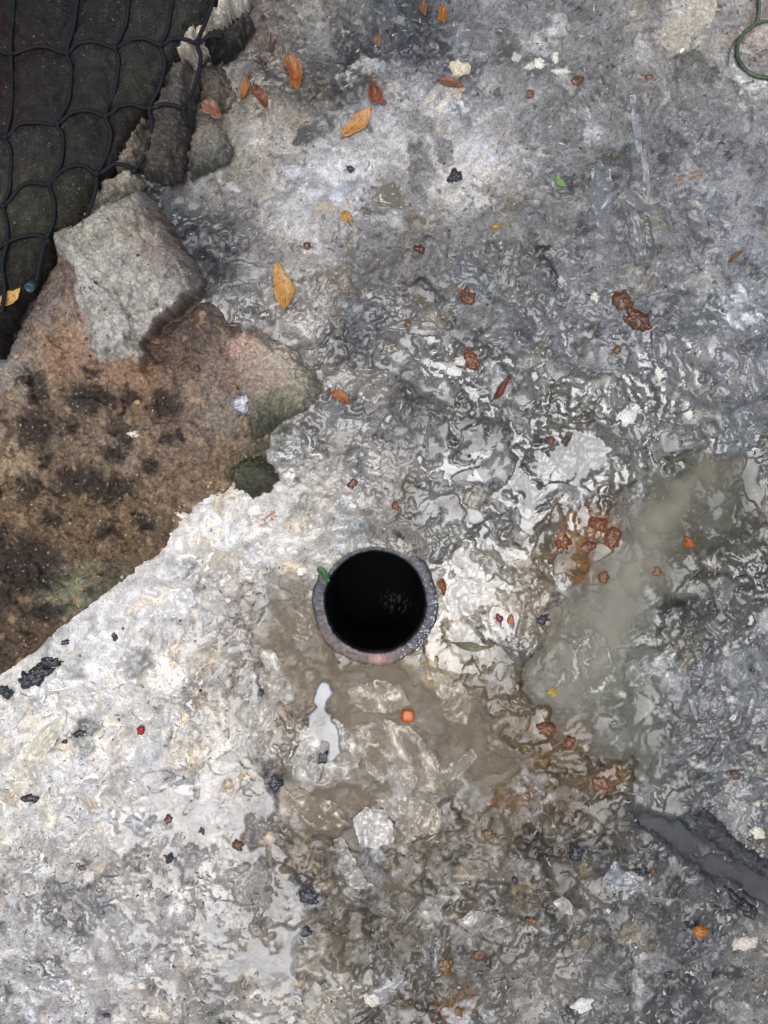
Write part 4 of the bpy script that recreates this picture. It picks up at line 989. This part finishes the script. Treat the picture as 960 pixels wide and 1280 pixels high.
def leaf(px, py, ln, wd, ang, label, c1, c2, cup=.25, bend=.15, seed=0, lift=1.0, tip=1.3, z=None, stem=True, twist=0.0):
    """ang: direction of the tip on the plan, degrees clockwise from image right"""
    rnd = random.Random(seed)
    n, mcols = 22, 10
    vs, fs = [], []
    L = ln * PX; W = wd * PX
    for i in range(n + 1):
        t = i / n
        w = (math.sin(math.pi * t ** .85) ** (.75)) * (1 - .25 * t * tip * .6) if 0 < t < 1 else .02
        w *= 1 + .10 * math.sin(9 * t + seed) + .03 * math.sin(31 * t + seed * 2)
        for k in range(mcols + 1):
            s = (k / mcols - .5) * 2
            x = (t - .5) * L
            y = s * W * .5 * w * (1 + .16 * s * math.sin(seed * 1.7) + .10 * s * math.sin(11 * t + seed * 3)) + W * .22 * math.sin(3 * t + seed)
            zz = cup * W * (abs(s) ** 1.8) * w * .4 + bend * L * (4 * (t - .5) ** 2) * .5 + .05 * W * math.sin(6 * t + 2 * s + seed) + .02 * W * math.sin(26 * t + 5 * abs(s))
            zz += twist * s * W * .5 * (t - .5)
            vs.append((x, y, zz))
    for i in range(n):
        for k in range(mcols):
            a = i * (mcols + 1) + k
            fs.append((a, a + 1, a + mcols + 2, a + mcols + 1))
    zmin = min(v[2] for v in vs)
    zz = (place_z(px, py) if z is None else z) * MM + lift * MM
    root = empty('leaf', (wx(px), wy(py), zz))
    root.rotation_euler = (0, 0, -math.radians(ang))
    tag(root, label, 'leaf', 'dry leaves')
    b = mesh_obj('blade', [(v[0], v[1], v[2] - zmin) for v in vs], fs, leaf_mat('leaf %d' % seed, c1, c2), root)
    sol = b.modifiers.new('thickness', 'SOLIDIFY'); sol.thickness = .0003
    mid = [Vector(vs[i * (mcols + 1) + mcols // 2]) + Vector((0, 0, -zmin + .0002)) for i in range(0, n, 2)]
    if stem: mid = [mid[0] + Vector((-.10 * L, .02 * L, .0))] + mid
    v, f = tube(mid, lambda t: .00045 * (1.15 - t), 6)
    mesh_obj('midrib', v, f, leaf_mat('rib %d' % seed, tuple(q * .72 for q in c1), tuple(q * .8 for q in c2)), root)
    return root
leaf(366, 96, 46, 22, 62, 'thick glossy orange brown leaf standing left of the two joined leaves', (150, 84, 30), (190, 118, 48), .6, .2, 1, 1.5)
leaf(446, 154, 50, 22, -58, 'flat light orange leaf just below the dark red brown leaf', (206, 138, 66), (224, 164, 96), .15, .08, 2, 1.2, 1.0)
leaf(474, 120, 32, 20, 50, 'dark red brown curled leaf touching the light orange leaf', (120, 66, 44), (158, 92, 62), .6, .3, 3, 1.4)
leaf(351, 358, 60, 26, -92, 'yellow leaf with a torn lower end above the boulder', (204, 140, 50), (224, 172, 92), .25, .10, 4, 1.5)
leaf(325, 122, 32, 17, 75, 'small red brown leaf beside the ochre crescent leaf', (112, 58, 34), (142, 80, 50), .5, .2, 5, 1.5)
leaf(305, 114, 30, 11, 112, 'ochre crescent shaped curled leaf near the net', (178, 116, 56), (196, 140, 80), 1.2, .5, 6, 1.5)
leaf(271, 154, 28, 22, 20, 'dull salmon brown leaf on the grey stone edge', (142, 92, 66), (164, 112, 82), .3, .2, 7, 1.0, z=25)
leaf(340, 60, 26, 8, 80, 'narrow dark brown leaf above the thick glossy leaf', (90, 58, 44), (120, 82, 64), .5, .2, 8, 1.2)
leaf(30, 382, 36, 17, -40, 'bright yellow leaf wedged between cloth and boulder', (206, 148, 56), (232, 188, 100), .3, .15, 9, 1.0, z=36)
leaf(436, 271, 17, 14, 60, 'tiny amber leaf on the whitest pulp', (196, 128, 44), (226, 176, 92), .4, .2, 10, 1.0, stem=False)
leaf(627, 485, 38, 10, -48, 'slender dark red leaf on the grey pulp', (104, 50, 36), (146, 76, 52), .8, .15, 11, 1.2)
leaf(425, 498, 27, 14, 40, 'frayed orange shred of leaf right of the mossy stone', (168, 92, 44), (196, 128, 76), .5, .3, 12, 1.2)
leaf(564, 107, 32, 13, 8, 'rusty leaf under the cream tuft', (126, 78, 48), (168, 112, 80), .4, .15, 13, .8)
leaf(553, 22, 20, 14, 60, 'orange curled leaf at the top edge', (168, 104, 36), (200, 136, 56), .8, .3, 14, 1.2)
leaf(530, 12, 22, 10, 70, 'dark ochre leaf scrap left of the orange curl at the top edge', (128, 88, 44), (158, 112, 60), .6, .3, 15, 1.0)
leaf(473, 52, 18, 10, 85, 'small ochre leaf sunk in dark pulp near the top', (128, 98, 54), (150, 116, 70), .4, .2, 16, .6)
leaf(554, 734, 22, 11, 100, 'brown curled leaf on the wet rim right of the pipe', (136, 78, 42), (176, 108, 62), 1.0, .4, 17, 1.0, stem=False)
leaf(918, 322, 20, 8, -30, 'small brown leaf scrap near the right edge', (118, 88, 60), (140, 108, 76), .5, .2, 18, .8)
leaf(405, 718, 22, 11, 35, 'green leaf scrap on the left rim of the pipe', (52, 100, 40), (86, 138, 62), .4, .1, 20, 1.0, z=8.5, stem=False)
leaf(699, 229, 18, 9, 35, 'bright lime green leaf scrap on the grey pulp', (124, 172, 78), (160, 200, 110), .5, .2, 21, .8, stem=False)
leaf(590, 806, 44, 11, 6, 'olive drowned leaf in the shining water right of the pipe', (104, 104, 62), (132, 128, 84), .2, .05, 22, .3)
leaf(843, 574, 22, 8, 15, 'dark green leaf scrap at the top of the murky stream', (58, 76, 40), (92, 108, 64), .5, .2, 23, .8)

# green stem at the top right
stem = empty('plant_stem', (wx(930), wy(60), place_z(930, 60) * MM + .001))
tag(stem, 'curved dark green plant stem at the top right corner', 'plant stem')
M_stem = leaf_mat('stem skin', (58, 72, 48), (104, 118, 84))
def stem_part(name, pts, r0, r1):
    w = [Vector((wx(a), wy(b), .002 + .0015 * math.sin(i * .2))) - Vector((wx(930), wy(60), 0)) for i, (a, b, _) in enumerate(smooth_line([(a, b, 0) for a, b in pts], 6))]
    v, f = tube(w, lambda t: r0 + (r1 - r0) * t, 8)
    mesh_obj(name, v, f, M_stem, stem)
stem_part('stalk', [(946, -20), (946, 5), (944, 30), (928, 44), (920, 62), (924, 82), (938, 96), (958, 101), (985, 99)], .0014, .0022)
stem_part('side_shoot', [(944, 32), (955, 30), (985, 29)], .0012, .0009)
stem_part('side_shoot', [(930, 42), (917, 54), (910, 68), (908, 84)], .0010, .0004)

# ================================================================== crumbs, chips, charcoal, pebbles
def crumb(name, cat, px, py, rx, ry, ang, hz, col, label, group, seed, rough=.3, solid=False, box=0.0, wet=.6, z=None, vary=.4, sink=.35, k=.9):
    if solid:
        v, f = lump_mesh(rx * PX, ry * PX, hz * MM, seed, 3, rough, box)
        p = lin(col) * np.exp(vary * gn(v[:, 0] / PX / 5 + seed, v[:, 1] / PX / 5, seed + 3))[:, None] * k
        zz = (place_z(px, py, 2) if z is None else z) + hz * (1 - 2 * sink)
        o = mesh_obj(name, v, f, M_litter, pigment=p, wet=wet, loc=(wx(px), wy(py), zz * MM))
        o.rotation_euler = (0, 0, -math.radians(ang))
        return tag(o, label, cat, group)
    t = np.linspace(0, 2 * np.pi, 30, endpoint=False)
    r = 1.08 + rough * (gn(np.cos(t) * 1.3 + seed, np.sin(t) * 1.3, seed) + .7 * gn(np.cos(t) * 3 + seed, np.sin(t) * 3, seed + 1))
    c, q = math.cos(math.radians(ang)), math.sin(math.radians(ang))
    ux, uy = r * rx * np.cos(t), r * ry * np.sin(t)
    poly = [(float(px + a * c - b * q), float(py + a * q + b * c)) for a, b in zip(ux, uy)]
    m = min(rx, ry)
    zs = sorted(heights_at(px + a * rx * .7, py + b * ry * .7) for a in (-1, 0, 1) for b in (-1, 0, 1))
    g0 = zs[5] if z is None else z
    def tz(x, y, d):
        e = 1 - (1 - np.clip(d / (m * .8), 0, 1)) ** 2
        return g0 - sink * hz + hz * 1.15 * e ** .7 + .22 * hz * (1 - 2 * np.abs(gn(x / (m * .55) + seed, y / (m * .55), seed + 2))) + .16 * hz * gn(x / 2.4, y / 2.4, seed + 4) + .25 * hz * facet(x, y, m * .8, seed + 9)
    def tp(x, y, d):
        a = np.exp(vary * gn(x / 6 + seed, y / 6, seed + 3) + .6 * vary * gn(x / 2.6, y / 2.6, seed + 5))[..., None]
        w = (ss(.35, .6, gn(x / 4, y / 4, seed + 6)) * .35)[..., None]
        b = lin(col) * a
        return (b * (1 - w) + np.array((.3, .28, .25)) * w * (.25 + .75 * k)) * k
    o = relief(name, poly, M_litter, tz, tp, .9, .5, 5, seed, wet=wet)
    return tag(o, label, cat, group)
G_F = 'orange and red scraps'
for i, (x, y, a, b, an, h, c, lb) in enumerate([
    (778, 376, 13, 12, 20, 3, (132, 78, 38), 'upper half of the big rusty brown lump pair on grey pulp'),
    (795, 400, 20, 11, 35, 3.2, (122, 66, 42), 'lower longer half of the big rusty brown lump pair on grey pulp'),
    (589, 450, 14, 8, 60, 2.2, (172, 92, 40), 'knobbly orange lump right of the white pebble cluster'),
    (585, 372, 10, 10, 0, 2.4, (138, 88, 52), 'round rusty brown lump in the centre of the grey pulp'),
    (748, 655, 12, 9, 20, 2.6, (172, 86, 26), 'upper lump of the large rust stain'),
    (766, 672, 10, 14, 10, 2.4, (160, 80, 28), 'right hand lump of the large rust stain'),
    (735, 684, 12, 7, -20, 2.2, (158, 88, 40), 'lower lump of the large rust stain'),
    (703, 678, 10, 9, 0, 2.4, (178, 86, 26), 'bright orange lump left of the large rust stain'),
    (755, 722, 7, 7, 0, 1.8, (168, 104, 44), 'orange lump under the large rust stain'),
    (862, 678, 8, 6, 40, 2.6, (196, 104, 40), 'orange scrap in the murky stream near the right edge'),
    (822, 715, 6, 6, 0, 2.2, (190, 130, 84), 'salmon scrap in the murky stream'),
    (682, 911, 11, 8, 10, 2.6, (168, 92, 46), 'larger orange scrap drowned below the murky stream'),
    (712, 928, 7, 7, 0, 2.4, (178, 90, 46), 'smaller orange scrap drowned below the murky stream'),
    (750, 978, 11, 7, 20, 1.6, (166, 98, 50), 'orange brown scrap left of the creased dark sheet'),
    (720, 103, 8, 6, -40, 2, (140, 84, 40), 'orange brown bit right of the white pebbles'),
    (662, 118, 6, 6, 0, 2, (186, 120, 92), 'salmon pink bit below the white pebbles'),
    (811, 98, 5, 5, 0, 1.6, (160, 100, 62), 'orange bit left of the pale beige stone'),
    (525, 312, 8, 5, 10, 1.8, (112, 44, 40), 'dark red bit in the centre of the upper pulp'),
    (384, 309, 5, 5, 0, 1.5, (128, 82, 54), 'brown bit below the whitest pulp'),
    (688, 551, 4, 5, 0, 1.6, (176, 90, 66), 'orange red bit in the shining wet patch'),
    (495, 632, 6, 5, 20, 1.6, (186, 92, 68), 'pale red bit above the pipe'),
    (441, 604, 7, 5, -40, 1.6, (148, 88, 56), 'rust brown bit in the fibres above the pipe'),
    (510, 895, 7.5, 7, 4, 1.6, (255, 118, 8), 'bright orange red square chip floating in the brown puddle'),
    (178, 911, 5, 5.5, 20, 2.2, (214, 40, 32), 'shiny red berry on the white pulp'),
    (624, 773, 5, 5, 0, 1.8, (158, 34, 44), 'crimson bit right of the pipe'),
    (638, 774, 4, 6, 0, 1.6, (206, 136, 96), 'pale salmon bit beside the crimson bit'),
    (874, 1164, 10, 8, -20, 2.6, (214, 128, 40), 'bright orange chip at the lower right'),
    (691, 866, 6, 6, 30, 1.8, (222, 188, 70), 'yellow chip at the lower left tip of the sunk film'),
    (620, 283, 6, 4, 0, 1.6, (206, 166, 90), 'small yellow bit on grey pulp'),
    (557, 1207, 9, 12, 15, 2.2, (158, 112, 46), 'ochre lump at the bottom centre'),
    (599, 1194, 8, 8, 0, 2.2, (142, 92, 52), 'brown lump right of the ochre lump at the bottom'),
    (611, 1043, 8, 7, 0, 2, (152, 120, 58), 'amber lump in the brown gravel'),
    (572, 1262, 7, 6, 0, 2, (180, 138, 76), 'pale ochre lump on the bottom edge'),
    (920, 968, 7, 6, 20, 1.8, (104, 58, 46), 'dark red bit on the creased dark sheet'),
    (298, 1056, 8, 6, 50, 2, (140, 88, 48), 'rusty crumb at the right of the shining lower left water'),
    (253, 1038, 4, 4, 0, 1.6, (140, 84, 48), 'small rust bead in the lower left wet pulp'),
    (211, 1023, 5, 6, 20, 1.6, (128, 74, 44), 'brown red bit in the lower left pulp'),
    (102, 1085, 5, 4, 0, 1.6, (150, 104, 70), 'tan bit in the lower left white pulp'),
    (666, 1150, 8, 4, 10, 1.6, (170, 110, 70), 'orange stained shred in the brown gravel'),
    (816, 1090, 4, 5, 0, 1.5, (150, 98, 52), 'tiny orange bit below the black channel'),
    (770, 438, 5, 6, 30, 1.8, (158, 116, 74), 'tan bit below the big rusty lumps'),
    (510, 407, 4, 7, -10, 1.5, (142, 98, 62), 'tan sliver in the centre of the pulp'),
    (252, 466, 4, 4, 0, 1.6, (128, 84, 48), 'round brown bead on the boulder')]):
    if c[0] <= 195: c = tuple(.62 * q + .38 * p for q, p in zip(c, (104, 82, 62)))
    crumb('scrap', 'scrap', x, y, a, b, an, h, c, lb, G_F, 2000 + i * 7, .36 if 'square' not in lb else .14, 'square' in lb or 'berry' in lb, .8 if 'square' in lb else 0, .75, z=24 if 'boulder' in lb and x < 260 else None, k=.48 if c[0] > 195 else .5)
G_C = 'black crumbs'
for i, (x, y, a, b, an, h, lb) in enumerate([
    (52, 842, 20, 10, -35, 4, 'large black charcoal lump by the boulder, lower left'), (66, 826, 14, 6, -10, 3, 'black charcoal sliver above the large charcoal lump'), (10, 862, 11, 8, 10, 3, 'black crumb at the left edge below the boulder'),
    (36, 848, 8, 10, 0, 3, 'black crumb at the left end of the large charcoal lump'), (103, 915, 7, 5, -20, 2, 'black crumb in the white pulp left of the red berry'), (83, 926, 4, 3, 0, 1.5, 'tiny black grain near the black crumb left of the berry'),
    (42, 996, 10, 6, -10, 2.2, 'flaky black crumb near the left edge'), (145, 795, 4, 5, 0, 1.6, 'black grain in the pulp below the boulder'), (86, 801, 6, 3, -20, 1.6, 'black grain beside the boulder edge'),
    (438, 212, 6, 4, 20, 1.8, 'black pellet above the drab olive scrap'), (570, 222, 8, 10, 10, 2, 'sooty crumb in the upper centre pulp'), (720, 1067, 11, 11, 0, 3, 'round black lump in the brown gravel'),
    (644, 1100, 4, 5, 0, 1.8, 'black grain in the brown pulp left of the torn shred'), (674, 752, 0, 0, 0, 0, ''), (403, 947, 9, 8, 10, 1.8, 'black crumb on the wrinkled clear film'), (342, 980, 10, 9, 20, 2, 'dark crumb at the left of the brown puddle'),
    (677, 775, 10, 6, -20, 2, 'black crumb between the pipe and the murky stream'), (926, 722, 8, 3, -15, 1.8, 'black splinter near the right edge'), (835, 1216, 5, 6, 20, 1.6, 'black grain at the lower right'),
    (325, 866, 5, 5, 0, 1.4, 'dark crumb on the pale translucent triangle'), (802, 1088, 8, 7, 0, 3, 'shiny black lump below the channel water'), (932, 1135, 16, 9, 40, 4, 'glossy black lump at the right end of the channel'), (915, 1118, 12, 5, 45, 3, 'long glossy black lump in the channel'),
    (88, 660, 0, 0, 0, 0, ''), (134, 1268, 5, 3, 0, 1.4, 'black grain on the bottom edge at left'), (212, 1072, 6, 6, 0, 1.8, 'dark grey crumb in the lower left pulp'), (386, 1120, 12, 10, 40, 2, 'sooty dark lump left of the shallow brown water'), (382, 1165, 7, 6, 0, 1.8, 'sooty crumb below the sooty dark lump')]):
    if a: crumb('charcoal_crumb', 'charcoal', x, y, a, b, an, h, (50, 50, 54), lb, G_C, 3000 + i * 5, .5, False, 0, .7, k=.8)
G_P = 'pale pebbles'
for i, (x, y, a, b, an, h, c, lb) in enumerate([
    (674, 80, 6, 7, 20, 2.4, (228, 224, 210), 'whitest pebble of the cluster near the top'), (662, 84, 6, 5, 0, 2.2, (205, 200, 182), 'cream pebble at the left of the cluster near the top'), (694, 73, 5, 8, 10, 2.2, (214, 208, 190), 'upright cream pebble at the right of the cluster near the top'),
    (701, 91, 11, 4, 4, 1.8, (206, 200, 184), 'long flat cream pebble below the cluster near the top'), (645, 72, 6, 6, 0, 2, (182, 178, 166), 'greyish pebble left of the cluster near the top'),
    (568, 464, 10, 8, 10, 2.2, (216, 212, 202), 'larger white pebble of the pair in the middle pulp'), (576, 452, 7, 6, 0, 2, (202, 198, 188), 'smaller white pebble of the pair in the middle pulp'),
    (783, 522, 13, 10, -20, 2.6, (214, 212, 208), 'white lump right of the shining wet patch'), (743, 372, 6, 6, 0, 2, (206, 200, 184), 'cream pebble left of the big rusty lumps'),
    (462, 370, 4, 4, 0, 2, (204, 200, 190), 'small white pebble in the centre left pulp'), (914, 874, 6, 5, 0, 1.6, (196, 196, 196), 'pale pebble on the wide crumpled sheet'), (946, 1042, 10, 8, 0, 2, (210, 202, 178), 'cream lump at the right edge above the charred stick'),
    (946, 1005, 5, 4, 0, 1.8, (200, 192, 170), 'small cream lump at the right edge'), (728, 1255, 14, 8, -20, 1.8, (206, 202, 196), 'pale lump on the bottom edge'), (932, 1178, 16, 9, -10, 2.4, (196, 188, 170), 'pale buff lump at the lower right edge'),
    (778, 868, 5, 4, 20, 1.6, (190, 184, 160), 'cream chip at the right end of the sunk film'), (176, 545, 7, 4, 10, 2, (216, 206, 184), 'white bone like fleck on the boulder'), (181, 507, 4, 3, 10, 2, (198, 170, 120), 'straw coloured fleck on the boulder'),
    (335, 618, 6, 6, 0, 2.0, (214, 206, 192), 'white pebble touching the mossy olive stone'), (465, 1247, 10, 9, 0, 2, (206, 200, 184), 'white lump in dark pulp at the bottom'), (575, 84, 13, 10, 10, 3, (206, 196, 168), 'cream tuft above the rusty leaf')]):
    crumb('pebble', 'pebble', x, y, a, b, an, h, c, lb, G_P, 4000 + i * 5, .36, False, 0, .5, z=27 if x < 200 and y < 600 else None, vary=.14, k=.92)
# the teal bottle cap piece at the cloth's lower tip
cap = empty('bottle_cap', (wx(41) * .96, wy(362) * .96, .044)); tag(cap, 'small teal plastic cap between the cloth and the boulder', 'cap')
M_teal = surface_material('teal plastic', .4, None, .1, 300, .2, color=lin((44, 72, 76)))
M_dk = surface_material('black plastic', .5, None, .1, 300, .2, color=lin((26, 28, 30)))
def disc(name, r0, r1, z0, z1, mat):
    n = 24; v = []; f = []
    for (r, z) in ((r0, z0), (r1, z1 - .0008), (r1 - .0006, z1), (r1 - .0018, z1), (r1 - .0022, z1 - .0008)):
        v += [(r * math.cos(2 * math.pi * i / n), r * math.sin(2 * math.pi * i / n), z) for i in range(n)]
    for j in range(4):
        for i in range(n):
            f.append((j * n + i, j * n + (i + 1) % n, (j + 1) * n + (i + 1) % n, (j + 1) * n + i))
    f.append(tuple(4 * n + i for i in range(n)))
    return mesh_obj(name, v, f, mat, cap)
disc('cap_skirt', .0058, .0056, -.012, -.003, M_dk); disc('cap_top', .0062, .0060, -.003, .002, M_teal)
cap.rotation_euler = (.7, -.3, 0); cap.scale = (.7, .7, .7)

# ---- loose shreds of paper fibre strewn over the pulp
sv_, sf_, sc_ = [], [], []
nv = 0
for k in range(5200):
    px, py = rng.uniform(190, 1010), rng.uniform(-40, 1320)
    if rng.random() < .3: px = rng.uniform(-40, 330); py = rng.uniform(830, 1320)
    i0, j0 = int((px - gx[0]) / STEP), int((py - gy[0]) / STEP)
    if under[j0, i0] > -3 or PD[j0, i0] < R_OUT + 3 or TOPH[j0, i0] > H[j0, i0] + .8: continue
    ln = rng.lognormal(1.9, .45); wd = rng.uniform(.7, 2.6); th = rng.uniform(0, 6.28); kb = rng.normal(0, .9)
    n = 5; z0 = H[j0, i0]
    tone = rng.random()
    wt = white[j0, i0]
    base_c = PG[j0, i0] * rng.uniform(.8, 1.5) if tone < .6 else (np.array((.5, .49, .46)) * (.6 + .4 * wt) if tone < .88 else PG[j0, i0] * .45)
    for i in range(n + 1):
        t = i / n - .5
        a = th + kb * t
        cx_, cy_ = px + math.cos(a) * ln * t, py + math.sin(a) * ln * t
        jx = min(max(int((cx_ - gx[0]) / STEP), 0), NX - 1); jy = min(max(int((cy_ - gy[0]) / STEP), 0), NY - 1)
        zz = .5 * z0 + .5 * H[jy, jx] + .45 + .35 * math.cos(6 * t + kb)
        w = wd * (1 - (2 * t) ** 2 * .8)
        nx_, ny_ = -math.sin(a) * w / 2, math.cos(a) * w / 2
        tl = .3 * math.sin(k + 3 * t)
        sv_.append((wx(cx_ + nx_), wy(cy_ + ny_), (zz + tl) * MM)); sv_.append((wx(cx_ - nx_), wy(cy_ - ny_), (zz - tl) * MM))
        sc_.append(base_c); sc_.append(base_c)
        if i < n: sf_.append((nv, nv + 1, nv + 3, nv + 2))
        nv += 2
sh = mesh_obj('paper_shreds', np.array(sv_), np.array(sf_), M_ground, pigment=np.array(sc_), wet=.5)
tag(sh, 'loose shreds of paper fibre strewn over the wet pulp', 'paper shreds', kind='stuff')

# ---- loose grit: small grains on the boulder and on the pulp
def grains(name, pts, label):
    gv, gf, gc = [], [], []
    base_v, base_f = lump_mesh(1, 1, 1, 5, 1, .3)
    for (x, y, z, r, col) in pts:
        a = rng.uniform(0, 6.28); c, q = math.cos(a), math.sin(a)
        v = base_v * (np.array((1, rng.uniform(.5, 1), rng.uniform(.4, .8)), np.float32) * r * PX)
        v = np.stack([v[:, 0] * c - v[:, 1] * q, v[:, 0] * q + v[:, 1] * c, v[:, 2]], -1) + np.array((x, y, z * MM), np.float32)
        gf.append(base_f + len(gv) * len(base_v)); gv.append(v); gc.append(np.tile(np.array(col), (len(base_v), 1)))
    o = mesh_obj(name, np.concatenate(gv), np.concatenate(gf), M_litter, pigment=np.concatenate(gc), wet=.3)
    tag(o, label, 'grit', kind='stuff')
bfz = (CAM_H - 14 * MM) / CAM_H
TONES = [(120, 100, 80), (150, 128, 104), (84, 70, 58), (180, 164, 142), (60, 54, 50), (136, 98, 70)]
pts = []
while len(pts) < 900:
    x, y = rng.uniform(-30, 345), rng.uniform(250, 860)
    d = float(poly_sdf(np.array([x]), np.array([y]), BOULDER)[0])
    if d < 8: continue
    A, B, D = np.array([x], np.float32), np.array([y], np.float32), np.array([d], np.float32)
    r = min(rng.lognormal(.05, .45), 3.4)
    pts.append((wx(x) * bfz, wy(y) * bfz, float(br_z(A, B, D)[0]) + .15 * r, r, lin(TONES[rng.integers(6)]) * rng.uniform(.5, 1.0)))
grains('grit', pts, 'fine grit and soil crumbs scattered on the brown boulder')
TONES2 = [(60, 58, 58), (196, 190, 180), (150, 120, 92), (110, 108, 104), (210, 206, 198), (128, 84, 58)]
pts = []
while len(pts) < 1100:
    x, y = rng.uniform(-20, 980), rng.uniform(-20, 1300)
    i0, j0 = int((x - gx[0]) / STEP), int((y - gy[0]) / STEP)
    if under[j0, i0] > -4 or PD[j0, i0] < R_OUT + 4 or TOPH[j0, i0] > H[j0, i0] + 1.2: continue
    r = min(rng.lognormal(.1, .4), 3.2)
    pts.append((wx(x), wy(y), float(H[j0, i0]) + .2 * r, r, lin(TONES2[rng.integers(6)]) * rng.uniform(.5, .95)))
grains('grit', pts, 'fine dark and pale grit scattered on the wet pulp')
